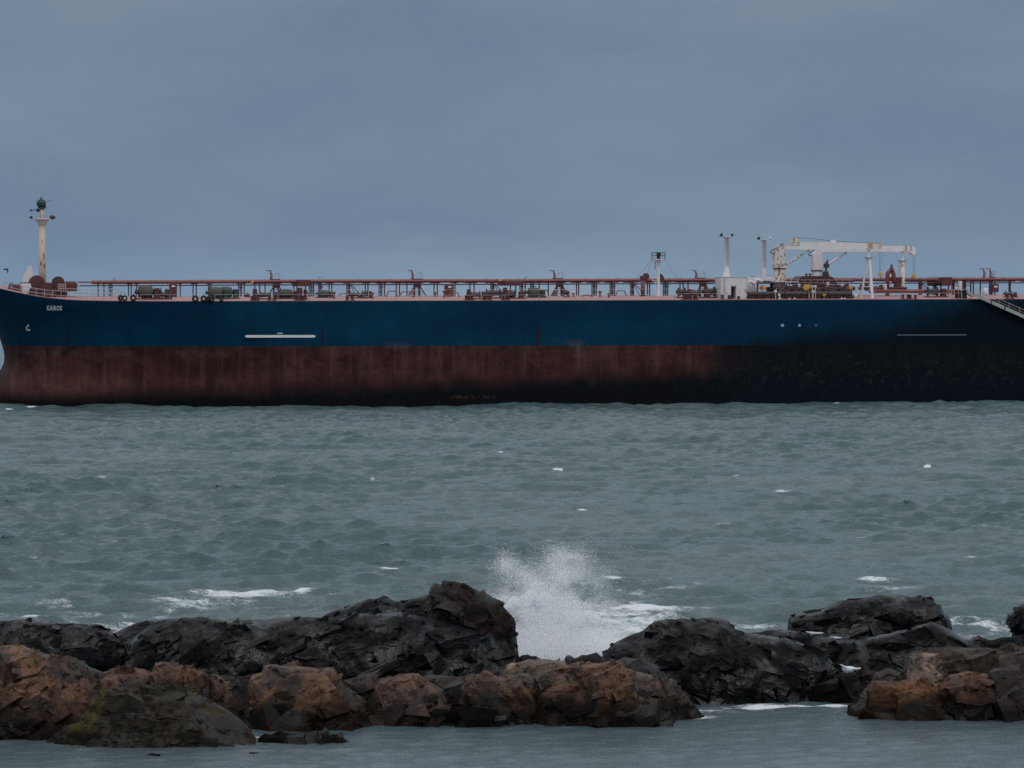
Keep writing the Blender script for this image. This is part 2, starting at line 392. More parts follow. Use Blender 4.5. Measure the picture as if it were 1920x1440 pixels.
# a swell standing up behind the reef where it breaks
Xs = X0 + dx * amp; Ys = Y0 + dy_ * amp
swell = 0.10 * np.sin(Y0 * 0.55 + X0 * 0.03) * lee * np.clip((170 - Y0) / 40, 0, 1)
Zs = zz * amp + swell
keep = Y0 > 480
Zs = np.where(keep, Zs * 0.3, Zs)
R_, C_ = D2.shape
idx = np.arange(R_ * C_).reshape(R_, C_)
quads = np.stack([idx[:-1, :-1].ravel(), idx[:-1, 1:].ravel(), idx[1:, 1:].ravel(), idx[1:, :-1].ravel()], 1)
sea = big_mesh('sea', np.stack([Xs, Ys, Zs], 1), quads, seamat(), {'foam': foam})
tag(sea, 'grey green choppy sea with scattered whitecaps', kind='structure')
del dx, dy_, zz, jac, PX0, quads, Xs, Ys, Zs
# ================================================================== TANKER
# ship frame: origin on the near side plating, x aft (to the right), y away from the shore, z up from the water
YAW = math.atan(0.18); SORG = Vector((0, 393, 0))
EX = Vector((math.cos(YAW), math.sin(YAW), 0)); EY = Vector((-math.sin(YAW), math.cos(YAW), 0))
def Q(px, py, yl):
    """ship-frame (x, z) of what the photograph shows at a pixel, for something standing yl metres inboard"""
    d = ray(px, py); o = Vector((0, 0, EYE)) - SORG
    t = (yl - o.dot(EY)) / d.dot(EY); p = o + d * t
    return p.dot(EX), p.z
def QX(px, yl, py=556): return Q(px, py, yl)[0]
def QZ(px, py, yl): return Q(px, py, yl)[1]
BEAM = 42.0; HB = 21.0
ship = empty('tanker_ship', SORG); ship.rotation_euler = (0, 0, YAW)
tag(ship, 'long oil tanker with dark blue hull over worn red bottom paint, anchored offshore', 'ship')

XB8 = QX(8, 21, 650)
def stem(z):
    if z >= 6.5:
        u = max(0.0, z - 7.0); return XB8 - 0.23 * u - 0.022 * u * u
    return XB8 + 0.02 - min(4.5, 0.185 * (6.5 - z) ** 2)
def halfb(x, z):
    st = stem(z); L = 36.0 + 1.5 * (14 - min(z, 14)) ** 1.0
    u = min(1.0, max(0.0, (x - st) / L)); p = 2.25
    return HB * (1 - (1 - u) ** p) ** (1 / p)
def side_y(x, z): return HB - halfb(x, z)
_ex = []
for px, py in ((-60, 531), (-30, 536), (0, 541), (25, 548), (50, 554), (75, 558), (100, 561), (130, 563), (170, 564.5), (300, 565.3), (1050, 563.7), (1600, 562.0), (1920, 561.2), (2100, 560.8)):
    y = 12.0 if px < 0 else 9.0 if px < 40 else 6 if px < 80 else 3.5 if px < 140 else 1.0 if px < 200 else 0
    for _ in range(4):
        x, z = Q(px, py, y); y = side_y(x, z)
    _ex.append((x, z))
EXS = np.array([a for a, b in _ex]); EZS = np.array([b for a, b in _ex])
def edge_z(x): return float(np.interp(x, EXS, EZS))
XS0, XS1 = stem(16.2), 175.0

def hullmat():
    t = NT('hull_paint'); P = t.tc.outputs['Object']; s = t.sep(P); x, z = s[0], s[2]
    big = t.noise(P, (0.05, 0.05, 0.12), 1.0, 4, 0.55)
    med = t.noise(P, (0.35, 0.35, 0.20), 1.0, 6, 0.65)
    fine = t.noise(P, (2.2, 2.2, 1.2), 1.0, 5, 0.7)
    streak = t.noise(P, (0.9, 0.0, 0.05), 1.0, 5, 0.68)
    streak2 = t.noise(P, (0.28, 0.0, 0.03), 1.0, 3, 0.5, loc=(3, 2, 1))
    scuff = t.noise(P, (0.12, 0.12, 1.6), 1.0, 5, 0.65)
    # blue topsides
    blue = t.mix(t.mapr(big, 0.35, 0.7), (0.0008, 0.0280, 0.0640), (0.0024, 0.0480, 0.0980))
    blue = t.mix(t.mapr(med, 0.35, 0.75, 0, 0.5), blue, (0.001, 0.022, 0.044))
    blue = t.mix(t.mapr(fine, 0.5, 0.8, 0, 0.35), blue, (0.02, 0.045, 0.07))
    blue = t.mix(t.mapr(scuff, 0.58, 0.78, 0, 0.3), blue, (0.030, 0.038, 0.045))
    # red oxide bottom
    red = t.mix(t.mapr(t.noise(P, (0.25, 0.25, 0.35), 1.0, 7, 0.72, loc=(1, 9, 4)), 0.38, 0.62), (0.036, 0.013, 0.013), (0.082, 0.030, 0.027))
    red = t.mix(t.mapr(streak, 0.46, 0.70, 0, 0.65), red, (0.125, 0.058, 0.050))
    red = t.mix(t.mapr(streak2, 0.50, 0.66, 0, 0.55), red, (0.034, 0.014, 0.016))
    red = t.mix(t.mapr(fine, 0.46, 0.74, 0, 0.65), red, (0.028, 0.013, 0.013))
    # grown dark foul band over the waterline, rising aft
    lim = t.mapr(x, -72.0, 40.0, 0.9, 4.6, False)
    lim = t.math('ADD', lim, t.math('MULTIPLY', t.math('SUBTRACT', streak, 0.5), 2.2))
    lim = t.math('ADD', lim, t.math('MULTIPLY', t.math('SUBTRACT', med, 0.5), 2.0))
    foul = t.mapr(t.math('SUBTRACT', lim, z), -1.9, 1.4)
    dark = t.mix(t.mapr(fine, 0.45, 0.8), (0.0035, 0.0048, 0.0075), (0.012, 0.011, 0.014))
    redf = t.mix(foul, red, dark)
    rustline = t.math('MULTIPLY', t.box(x, z, -8.4, -2.8, 1.05, 1.35, 1.2, 0.15), t.mapr(fine, 0.42, 0.6))
    redf = t.mix(t.math('MULTIPLY', rustline, 0.45), redf, (0.16, 0.06, 0.02))
    # paint line
    pl = t.mapr(t.math('ADD', z, t.math('MULTIPLY', t.math('SUBTRACT', fine, 0.5), 0.10)), 8.26, 8.34)
    c = t.mix(pl, redf, blue)
    # worn grey rubbing patches on the paint line
    for x0, x1, z0, z1, a in ((-18, -14, 7.9, 8.7, .18), (4.0, 10.5, 6.6, 9.0, .28), (-68, -40, 6.9, 7.7, .25)):
        c = t.mix(t.math('MULTIPLY', t.math('MULTIPLY', t.box(x, z, x0, x1, z0, z1, 1.0, 0.5), t.mapr(med, 0.45, 0.62)), a), c, (0.13, 0.12, 0.12))
    # near-black tone aft: big area with an irregular edge
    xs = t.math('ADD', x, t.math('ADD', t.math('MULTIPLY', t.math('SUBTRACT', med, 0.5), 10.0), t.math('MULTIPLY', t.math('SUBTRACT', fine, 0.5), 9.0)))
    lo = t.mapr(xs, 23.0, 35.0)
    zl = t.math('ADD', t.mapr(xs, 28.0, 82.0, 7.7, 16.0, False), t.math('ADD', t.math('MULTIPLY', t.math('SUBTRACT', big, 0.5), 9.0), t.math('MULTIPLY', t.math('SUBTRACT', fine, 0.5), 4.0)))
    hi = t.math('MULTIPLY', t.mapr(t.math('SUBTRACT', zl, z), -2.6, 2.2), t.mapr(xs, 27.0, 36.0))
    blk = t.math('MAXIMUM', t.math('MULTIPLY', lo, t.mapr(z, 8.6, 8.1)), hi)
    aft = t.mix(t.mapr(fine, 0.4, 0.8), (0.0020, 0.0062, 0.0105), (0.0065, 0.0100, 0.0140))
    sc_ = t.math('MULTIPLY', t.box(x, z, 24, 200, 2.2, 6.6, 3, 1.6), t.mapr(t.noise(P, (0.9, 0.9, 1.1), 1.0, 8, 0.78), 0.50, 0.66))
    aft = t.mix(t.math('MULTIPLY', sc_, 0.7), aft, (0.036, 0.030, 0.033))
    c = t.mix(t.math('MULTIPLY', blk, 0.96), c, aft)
    # vertical tug rubbing marks
    for xx, z0, z1, w, a in ((QX(129, 0), 8.3, 11.2, .18, .8), (QX(604.5, 0), 8.1, 10.9, .16, .9), (QX(1008.5, 0), 7.6, 10.9, .22, .8)):
        m = t.box(x, z, xx - w, xx + w, z0, z1, 0.14, 0.4)
        c = t.mix(t.math('MULTIPLY', m, a), c, (0.016, 0.014, 0.014))
    # welded plate seams: faint lines every 2.9 m up and 12 m along, with thin rust weeps
    zs = t.math('ABSOLUTE', t.math('SUBTRACT', t.math('FRACT', t.math('MULTIPLY', z, 1 / 2.6)), 0.5))
    xs2 = t.math('ABSOLUTE', t.math('SUBTRACT', t.math('FRACT', t.math('MULTIPLY', x, 1 / 11.7)), 0.5))
    seam = t.math('MAXIMUM', t.mapr(zs, 0.472, 0.492), t.mapr(xs2, 0.4935, 0.4985))
    c = t.mix(t.math('MULTIPLY', t.math('MULTIPLY', seam, t.mapr(med, 0.35, 0.6)), 0.35), c, (0.012, 0.016, 0.020))
    weep = t.math('MULTIPLY', t.mapr(t.noise(P, (1.6, 0.0, 0.07), 1.0, 4, 0.7, loc=(7, 7, 7)), 0.66, 0.74), t.mapr(z, 9.5, 14.5, 0.15, 0.6))
    c = t.mix(t.math('MULTIPLY', weep, t.mapr(xs, 20, 45, 1, .3)), c, (0.050, 0.030, 0.024))
    t.l.new(c, t.b.inputs['Base Color'])
    t.b.inputs['Roughness'].default_value = 0.62; t.b.inputs['Specular IOR Level'].default_value = 0.07
    t.bump(t.math('ADD', t.math('MULTIPLY', t.noise(P, (0.35, 0.35, 0.22), 1.0, 3, 0.55), 1.6), t.math('MULTIPLY', fine, 0.06)), 0.25, 0.25)
    return t.m
def build_hull():
    xs = list(np.concatenate([np.array([0, .05, .15, .35, .6, 1, 1.5, 2.1, 2.8, 3.6, 4.5, 5.5, 6.7, 8, 9.5, 11, 13, 15, 17.5, 20, 23, 26, 30, 34, 38, 44, 50, 60]), np.arange(70, XS1 - XS0, 10), [XS1 - XS0]]))
    NZ = 26
    v = []; ring = []
    for side in (0, 1):
        for i, u in enumerate(xs):
            for j in range(NZ):
                q = j / (NZ - 1); xt = XS0 + u; zt = edge_z(xt)
                z = -3.0 + (zt + 3.0) * q
                f = u / (XS1 - XS0); x = stem(z) + f * (XS1 - stem(z)) if True else xt
                b = halfb(x, z); y = HB - b if side == 0 else HB + b
                v.append((x, y, z))
    n = len(xs); f = []
    for side in (0, 1):
        o = side * n * NZ
        for i in range(n - 1):
            for j in range(NZ - 1):
                a = (o + i * NZ + j, o + (i + 1) * NZ + j, o + (i + 1) * NZ + j + 1, o + i * NZ + j + 1)
                f.append(a if side == 0 else a[::-1])
    a = (n - 1) * NZ
    for j in range(NZ - 1): f.append((a + j, a + n * NZ + j, a + n * NZ + j + 1, a + j + 1))
    mb = MB().add(v, f)
    # bulbous bow standing out of the water in ballast
    prof = []; c = Vector((XB8 + 3.0, HB, 1.35))
    vv = []; ff = []; A, B, Cc = 8.6, 2.5, 3.35; NU, NV = 20, 24
    for i in range(NU + 1):
        th = PI / 2 * i / NU
        for k in range(NV):
            ph = 2 * PI * k / NV
            vv.append((c.x - A * math.cos(th) ** 0.8, c.y + B * math.sin(th) * math.cos(ph), c.z + Cc * math.sin(th) * math.sin(ph) + 0.25 * math.sin(th)))
    for i in range(NU):
        for k in range(NV): ff.append((i * NV + k, i * NV + (k + 1) % NV, (i + 1) * NV + (k + 1) % NV, (i + 1) * NV + k))
    mb.add(vv, ff)
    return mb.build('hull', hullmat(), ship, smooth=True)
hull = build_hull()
# markings lying on the plating
def on_side(x, z, off=0.02): return (x, side_y(x, z) - off, z)
def text_on_hull(txt, px0, px1, pyt, pyb, name, mat, weight=0.02):
    cu = bpy.data.curves.new('lettering', 'FONT'); cu.body = txt; cu.size = 1.0; cu.resolution_u = 3; cu.offset = weight; cu.space_character = 1.05
    tmp = bpy.data.objects.new('lettering', cu); COL.objects.link(tmp)
    bpy.context.view_layer.update()
    me = bpy.data.meshes.new_from_object(tmp.evaluated_get(bpy.context.evaluated_depsgraph_get()))
    co = np.array([v.co[:] for v in me.vertices]); fs = [tuple(p.vertices) for p in me.polygons]
    bpy.data.objects.remove(tmp); bpy.data.meshes.remove(me)
    mn, mx = co.min(0), co.max(0)
    y = 2.5
    for _ in range(3):
        xa, zb = Q(px0, pyb, y); y = side_y(xa, zb)
    xb = QX(px1, y * 0.8); zt = QZ(px0, pyt, y)
    v = []
    for p in co:
        x = xa + (p[0] - mn[0]) / (mx[0] - mn[0]) * (xb - xa); z = zb + (p[1] - mn[1]) / (mx[1] - mn[1]) * (zt - zb)
        v.append(on_side(x, z, 0.05))
    MB().add(v, fs).build(name, mat, hull)
text_on_hull('KAIROS', 88, 116, 573.0, 582.3, 'ship_name', M['mark'], 0.035)
def flat_mark(name, polys, mat, depth=0.02):
    mb = MB()
    for poly in polys:
        pts = [Q(px, py, 0) for px, py in poly]; mb.prism(pts, -0.03, -0.005)
    return mb.build(name, mat, hull)
flat_mark('tug_push_mark', [[(458.5, 630.5), (462.5, 628.2), (588.5, 628.2), (592.5, 630.5), (588.5, 633), (462.5, 633)]], M['mark'])
flat_mark('stencilled_caption', [[(x, 623.9), (x + 1.7, 623.9), (x + 1.7, 626.3), (x, 626.3)] for x in (520, 522.6, 525.2, 527.8)], M['mark'])
flat_mark('faded_push_mark', [[(1682, 627.4), (1812, 627.0), (1812, 628.8), (1682, 629.0)]], M['fadedmark'])
for px, r, m in ((1467, 3.0, 'grey'), (1499, 2.7, 'grey'), (1530, 2.0, 'fadedmark')):
    flat_mark('side_disc', [[(px + r * math.cos(a * PI / 6), 610 + r * math.sin(a * PI / 6)) for a in range(12)]], M[m])
mb = MB()
for a, b, c, d in ((50.5, 610.5, 54.5, 612.5), (48.5, 612.5, 51, 617), (50.0, 617.5, 56.5, 620), (52, 607.5, 53.4, 610.5)):
    y = 5.0
    for _ in range(3):
        x, z = Q(a, b, y); y = side_y(x, z)
    x0, z1 = Q(a, b, y); x1, z0 = Q(c, d, y)
    mb.add([on_side(x0, z0, .05), on_side(x1, z0, .05), on_side(x1, z1, .05), on_side(x0, z1, .05)], [(0, 1, 2, 3)])
mb.build('bulb_symbol', M['mark'], hull)

# deck with camber and a low gunwale bar
CAMB = 0.66
def deck_z(x, y):
    b = max(halfb(x, edge_z(x)), 0.3); q = min(1, abs(y - HB) / b)
    return edge_z(x) + CAMB * (1 - q * q) * min(1, b / 15)
v = []; f = []; dxs = [XS0 + u for u in (0.1, .6, 1.2, 2, 3, 4.5, 6, 8, 10, 13, 16, 20, 25, 31, 38, 50, 70, 90, 110, 130, 150)] + [XS1]
ND = 18
for x in dxs:
    b = halfb(x, edge_z(x))
    for j in range(ND + 1):
        y = HB - b + 2 * b * j / ND; v.append((x, y, deck_z(x, y) + 0.015))
for i in range(len(dxs) - 1):
    for j in range(ND): a = i * (ND + 1) + j; f.append((a, a + ND + 1, a + ND + 2, a + 1))
MB().add(v, f).build('deck', M['deck'], ship, smooth=True)
def edge_pts(x0, x1, n, h, inset=0.12):
    return [(x, side_y(x, edge_z(x)) + inset, edge_z(x) + h) for x in np.linspace(x0, x1, n)]
MB().tube(edge_pts(XS0 + .8, XS1 - 1, 60, 0.02, 0.08), 0.06, 6).build('gunwale_bar', M['red'], ship)

# railings round the deck edge: each a run of posts and rails
def railing(px0, px1, h=1.15, r=0.03, step=1.6, mids=(0.5,), mat='rail', y0=None):
    a = QX(px0, 1 if y0 is None else y0); b = QX(px1, 1 if y0 is None else y0)
    n = max(2, int((b - a) / step)); mb = MB()
    P = lambda x, hh: (x, (side_y(x, edge_z(x)) + 0.15) if y0 is None else y0, (edge_z(x) if y0 is None else deck_z(x, y0)) + hh)
    xs = np.linspace(a, b, n + 1)
    for x in xs: mb.tube([P(x, 0), P(x, h)], r, 5)
    for q in (1.0,) + tuple(mids): mb.tube([P(x, h * q) for x in xs], r, 5)
    return mb.build('railing', M[mat], ship)
railing(-40, 100, 1.15, 0.042, 1.05, (0.5,)); railing(100, 226, 1.15, 0.035, 1.05, (0.5,)); railing(126, 222, 1.55, 0.04, 1.7, (0.6,), 'rail', 4.0)
for a, b in ((264, 372), (402, 480), (480, 560), (560, 740), (740, 880), (880, 1010), (1010, 1262), (1262, 1350), (1630, 1800), (1880, 2060)):
    railing(a, b, 0.92 if a < 740 or a > 1250 else 0.80, 0.022, 3.4, () if a < 740 else (), 'rail')
for a, b in ((590, 1012), (1012, 1345)):      # thin upper lifeline
    mb = MB(); xa, xb = QX(a, 6), QX(b, 6)
    zf = lambda x: deck_z(x, 6) + 1.25
    mb.tube([(x, 6, zf(x)) for x in np.linspace(xa, xb, 12)], 0.022, 5)
    for x in np.linspace(xa, xb, 12): mb.tube([(x, 6, deck_z(x, 6)), (x, 6, zf(x))], 0.02, 5)
    mb.build('lifeline', M['rail'], ship)

# ---------------------------------------------------------------- pipelines on the centreline
PT = [(172, 526.3), (600, 524.4), (1000, 523.3), (1300, 522.2), (1920, 520.6), (2090, 520.2)]
def pipez(px, off=0.0, yl=21): return QZ(px, float(np.interp(px, [a for a, b in PT], [b for a, b in PT])) + off, yl)
for k, (yl, r) in enumerate(((18.6, .20), (19.6, .26), (20.6, .26), (21.8, .22), (23.0, .18))):
    start = 172 if k in (1, 2) else 190
    pts = [(QX(px, yl), yl, pipez(px, 3.0, 21)) for px in (start, 400, 600, 800, 1000, 1300, 1600, 1920, 2090)]
    mb = MB().tube(pts, r, 8)
    rr = random.Random(k)
    for px in range(start + 20, 2080, 42 if k < 2 else 60):
        x = QX(px + rr.uniform(-8, 8), yl); mb.lathe((x, yl, pipez(px, 3.0, 21)), [(r + .08, -.05), (r + .08, .05)], 10, 'X')
    mb.build('cargo_pipe', M['red'], ship, smooth=False)
MB().tube([(QX(px, 17.8), 17.8, pipez(px, 9.2, 17.8)) for px in (150, 600, 1000, 1300, 1920, 2090)], 0.07, 6).build('conduit', M['support'], ship)
MB().tube([(QX(px, 24), 24, pipez(px, 10.0, 24)) for px in (120, 600, 1000, 1300, 1920, 2090)], 0.06, 6).build('conduit', M['support'], ship)
MB().tube([(QX(px, 20), 20, pipez(px, 0, 20) - 0.2) for px in (146, 172, 176)], 0.12, 6).build('conduit', M['red'], ship)

def support(px, kind='thin'):
    x = QX(px, 20); zt = pipez(px, 6.0, 20); mb = MB()
    w = 0.075
    ys = (18.2, 23.4) if kind == 'thin' else (17.9, 20.8, 23.6)
    if kind == 'thin':
        mb.box(x - w, x + w, 19.9, 20.1, deck_z(x, 20), zt)
    elif kind == 'thick':
        for dx_ in (-.19, 0.03, .22):
            for yy in (19.8,): mb.box(x + dx_ - .065, x + dx_ + .065, yy, yy + .2, deck_z(x, 20), zt)
        mb.box(x - .32, x + .32, 17.8, 23.8, zt - .05, zt + .12)
        mb.box(x - .26, x + .28, 18.0, 18.3, (deck_z(x, 18) + zt) / 2 + .3, (deck_z(x, 18) + zt) / 2 + .42)
    elif kind == 'trap':
        for s_ in (-1, 1):
            mb.tube([(x + s_ * 1.3, 18.2, deck_z(x, 18)), (x + s_ * .45, 18.2, zt - .6)], 0.09, 5)
            mb.box(x + s_ * .33 - .1, x + s_ * .33 + .1, 18.6, 18.9, deck_z(x, 18), zt)
        mb.box(x - .52, x + .52, 18.0, 18.6, zt - .75, zt + .05); mb.box(x - .8, x + .8, 18, 23.6, zt - .1, zt + .02)
        for q in (.25, .5, .75):
            z = deck_z(x, 18) * (1 - q) + (zt - .6) * q; mb.box(x - 1.2 + .8 * q, x + 1.2 - .8 * q, 18.1, 18.2, z - .04, z + .04)
    elif kind == 'brace':
        for dx_ in (-.19, 0.03, .22): mb.box(x + dx_ - .08, x + dx_ + .08, 18.1, 18.3, deck_z(x, 20), zt)
        mb.tube([(x + .35, 18.2, zt - .2), (x + 2.0, 18.2, deck_z(x, 18))], .07, 5); mb.tube([(x + .2, 18.3, zt), (x + 1.1, 18.2, deck_z(x, 18))], .06, 5)
        mb.box(x - .3, x + 1.0, 18, 18.2, zt - .1, zt + .1)
    mb.box(x - .07, x + .07, 17.7, 24.2, zt - .12, zt - .02)
    return mb.build('pipe_support', M['support'], ship)
THIN = [184, 195, 241, 246, 256, 338, 362, 368, 458, 478, 487, 497, 551, 557, 573, 588, 600, 617, 622, 685, 690, 721, 743, 749, 763, 787, 814, 820, 853, 881, 889,
        957, 967, 985, 1011, 1028, 1055, 1081, 1085, 1118, 1152, 1187, 1214, 1218, 1252, 1275, 1281, 1290, 1324, 1342, 1349, 1724, 1764, 1778, 1820, 1825, 1838, 1865, 1892, 1894, 1930, 1950]
for px in THIN: support(px)
for px in (207, 393, 450, 582, 600, 713, 977, 997, 1112, 1146, 1246, 1752, 1786, 1807, 1857): support(px, 'thick')
for px in (516, 779, 1045, 1313): support(px, 'trap')
for px in (650, 919, 1180, 1718): support(px, 'brace')
# expansion boxes and lockers around the pipe track
def boxpart(name, px0, px1, py0, py1, yl, dep, mat, b=0.08, smooth=False):
    x0, z1 = Q(px0, py0, yl); x1, z0 = Q(px1, py1, yl)
    return MB().cbox(x0, x1, yl, yl + dep, z0, z1, b).build(name, M[mat], ship)
for a in ((557, 582, 524.6, 536.5), (948, 980, 527, 535.5), (1766, 1786, 519.5, 536)): boxpart('expansion_box', *a, 17.4, 7.0, 'darkred')
for a in ((318, 332, 531, 557.5), (836, 851, 532.5, 557.5), (1861, 1873, 532, 548)):
    o = boxpart('deck_locker', *a, 14.0, 1.6, 'darkred', 0.1)
    cx = (a[0] + a[1]) / 2; x0, z0 = Q(cx - 3, a[2] + 7, 14.0); x1, z1 = Q(cx + 3, a[2] + 4, 14.0)
    MB().box(x0, x1, 13.96, 13.99, z0, z1).build('notice_plate', M['mark'], o)
# deck light and fire monitor posts
def monitor(px, pxb, plat=True, h=507):
    x, z1 = Q(px + 1.5, h, 20); z0 = pipez(px, 0, 20)
    e = empty('monitor_post', (x, 20, z0), ship); H = z1 - z0
    MB().tube([(0, 0, -.4), (.15, 0, H * .45), (.0, 0, H * .95)], [.17, .12, .07], 8).build('post', M['red'], e)
    MB().cbox(-.55, .22, -.2, .2, H * .93, H * 1.02, .05).build('nozzle', M['red'], e)
    MB().tube([(.2, 0, 0), (.42, 0, H * .35), (.2, 0, H * .75)], .05, 6).build('strut', M['red'], e)
    if plat:
        W = (pxb - px) * 0.079
        mb = MB().box(.2, W, -.6, .6, 0.0, 0.12)
        for q in (0.5, 0.85, 1.0): mb.tube([(W * q, -.5, 0.1), (W * q, -.5, 0.95)], .018, 5)
        mb.tube([(W * .5, -.5, .95), (W, -.5, .95)], .018, 5); mb.build('platform', M['support'], e)
for a in ((505, 522), (770, 789), (1036, 1053), (1302, 1320)): monitor(*a)
monitor(1842, 1845, False, 503.5); monitor(1854, 1862, True, 503.5)
for px in (213, 598, 1225 - 240, 1410): # small fittings on top of the pipes
    x = QX(px, 19); z = pipez(px, 0, 19); MB().tube([(x, 19, z), (x, 19, z + .3), (x + .35, 19, z + .32)], .05, 5).build('vent_cock', M['red'], ship)
for px, yy in ((473, 529), (938, 525.5)):
    x, z = Q(px, yy, 17.5); MB().lathe((x, 17.4, z), [(.05, -.08), (.15, -.06), (.2, 0), (.15, .06)], 12, 'Y').build('warning_lamp', M['yellow'], ship)
# goosenecks
def gooseneck(px, py_top, yl, dirn, r, hood):
    x, zt = Q(px, py_top, yl); z0 = deck_z(x, yl)
    e = empty('gooseneck_vent', (x, yl, z0), ship); H = zt - z0
    pts = [(0, 0, 0), (0, 0, H - .7)] + [(dirn * .5 * (1 - math.cos(a)), 0, H - .7 + .55 * math.sin(a)) for a in np.linspace(.3, PI * .72, 6)]
    MB().tube(pts, r, 12).build('pipe', M['red'], e, smooth=True)
    MB().lathe((0, 0, 0), [(r + .22, 0), (r + .22, .12), (r + .02, .14)], 14).build('flange', M['darkred'], e)
    if hood: MB().lathe((dirn * .82, 0, H - .75), [(r * 1.1, -.3), (r * 1.9, -.2), (r * 2.1, .2), (r * 1.2, .55), (.1, .7)], 14).build('hood', M['darkred'], e, smooth=True)
x, zt = Q(1205.3, 517, 13); z0 = deck_z(x, 13); e = empty('gooseneck_vent', (x, 13, z0), ship); H = zt - z0
MB().tube([(0, 0, 0), (0, 0, H - .4)], .31, 14).build('pipe', M['red'], e, smooth=True)
MB().lathe((0, 0, 0), [(.52, 0), (.52, .12), (.33, .14)], 14).build('flange', M['darkred'], e)
MB().cbox(-.40, .42, -.4, .4, H - .55, H, .12).build('valve_box', M['darkred'], e)
MB().lathe((.42, -.1, H - .12), [(.1, -.2), (.5, -.16), (.52, 0), (.48, .16), (.1, .2)], 16, 'Y').build('hood', M['darkred'], e)
x, zt = Q(1240, 513, 16); z0 = pipez(1240, 3, 16); e = empty('gooseneck_vent', (x, 16, z0), ship); H = zt - z0
MB().prism([(-.35, -.3), (.40, -.3), (.36, H * .35), (.1, H * .8), (-.2, H), (-.35, H)], -.35, .35).build('hood', M['darkred'], e)
x, zt = Q(1664, 508, 12); z0 = deck_z(x, 12)
e = empty('gooseneck_vent', (x, 12, z0), ship); H = zt - z0
MB().tube([(0, 0, 0), (0, 0, H - .5)] + [(.48 - .48 * math.cos(a), 0, H - .5 + .45 * math.sin(a)) for a in np.linspace(.3, PI, 8)] + [(.96, 0, 1.8)], .31, 12).build('pipe', M['red'], e, smooth=True)
MB().lathe((.62, 0, H), [(.38, -.15), (.42, .05), (.30, .35), (.16, .6), (.18, .75), (.06, 1.0)], 14).build('hood', M['darkred'], e, smooth=True)
boxpart('pump_cabinet', 1680, 1690, 520.5, 545, 14, 1.2, 'darkred', .06); boxpart('pump_cabinet', 1672, 1692, 519.5, 524, 14.4, 1.4, 'darkred', .06)

# ---------------------------------------------------------------- mooring winches and deck gear
def winch(px, yl, w=2.6, s=1.0, mat='darkred', canvas=None):
    x = QX(px, yl); z = deck_z(x, yl)
    e = empty('mooring_winch', (x, yl, z), ship)
    MB().cbox(-w / 2, w / 2, -.7 * s, .7 * s, 0, .16, .04).build('bed', M[mat], e)
    mb = MB().lathe((-.1 * w, 0, .75 * s), [(.62 * s, -.30 * w), (.62 * s, -.28 * w), (.36 * s, -.27 * w), (.36 * s, .12 * w), (.62 * s, .13 * w), (.62 * s, .16 * w)], 16, 'X')
    mb.build('drum', M['hosegrey'], e)
    MB().cbox(.22 * w, .46 * w, -.45 * s, .45 * s, .16, 1.15 * s, .12).build('gearbox', M[mat], e)
    MB().lathe((-.44 * w, 0, .75 * s), [(.3 * s, -.10 * w), (.2 * s, -.06 * w), (.2 * s, .0), (.3 * s, .04 * w)], 12, 'X').build('warping_head', M[mat], e)
    if canvas: MB().lathe((-.05 * w, 0, .78 * s), [(.2, -.36 * w), (.62 * s, -.30 * w), (.70 * s, -.1 * w), (.64 * s, .1 * w), (.60 * s, .2 * w), (.2, .26 * w)], 14, 'X').build('canvas_cover', M[canvas], e, smooth=True)
    return e
winch(278, 6, 3.4, 1.35, 'darkred', 'olive'); winch(300, 8, 3.0, 1.15, 'darkgreen'); winch(312, 5.5, 1.6, .9)
winch(409, 6, 3.2, 1.15, 'darkgreen', 'olive'); winch(428, 7, 3.0, 1.15, 'darkgreen', 'olive')
winch(505, 5, 3.2, .8); winch(540, 6, 3.2, .95, 'darkred', 'olive'); winch(565, 4, 1.6, 1.25); winch(610, 9, 2.6, .75, 'darkgreen', 'olive'); winch(670, 7, 2.4, .7); winch(688, 8, 1.5, .85)
winch(898, 4, 3.0, .85); winch(935, 6, 4.4, 1.0, 'darkred'); winch(963, 5, 3.2, .9); winch(1005, 8, 2.8, 1.0, 'darkgreen', 'olive'); winch(1062, 9, .9, .8, 'red')
winch(1283, 6, 2.2, 1.1); winch(1310, 5, 3.6, .95); winch(1337, 6, 3.0, 1.2, 'darkred')
winch(1755, 6, 3.2, 1.1); winch(1895, 5, 2.0, .7)
def bollard(px, s=1.0, mat='darkred'):
    x = QX(px, .6); z = deck_z(x, .7)
    mb = MB().cbox(x - .65 * s, x + .65 * s, .35, 1.05, z, z + .12, .03)
    for q in (-.36, .36): mb.lathe((x + q * s, .7, z + .1), [(.2 * s, 0), (.17 * s, .1), (.17 * s, .42 * s), (.23 * s, .46 * s), (.2 * s, .55 * s)], 12)
    return mb.build('mooring_bollard', M[mat], ship)
for px in (478, 510, 562, 656, 880, 914, 948, 1288, 1300, 1478 + 220, 1712, 1894): bollard(px, 1.0 + .25 * random.random())
def fairlead(px, h=1.1):
    x = QX(px, 1.6); z = deck_z(x, 1.6)
    MB().cbox(x - .32, x + .32, 1.3, 1.9, z, z + h, .1).lathe((x, 1.6, z + h - .02), [(.22, 0), (.3, .08), (.3, .22), (.16, .28)], 12).build('roller_fairlead', M['darkred'], ship)
for px, h in ((478, 1.35), (562, 1.5), (879, 1.25), (947, 1.5), (1288, 1.0), (1304, .7)): fairlead(px, h)

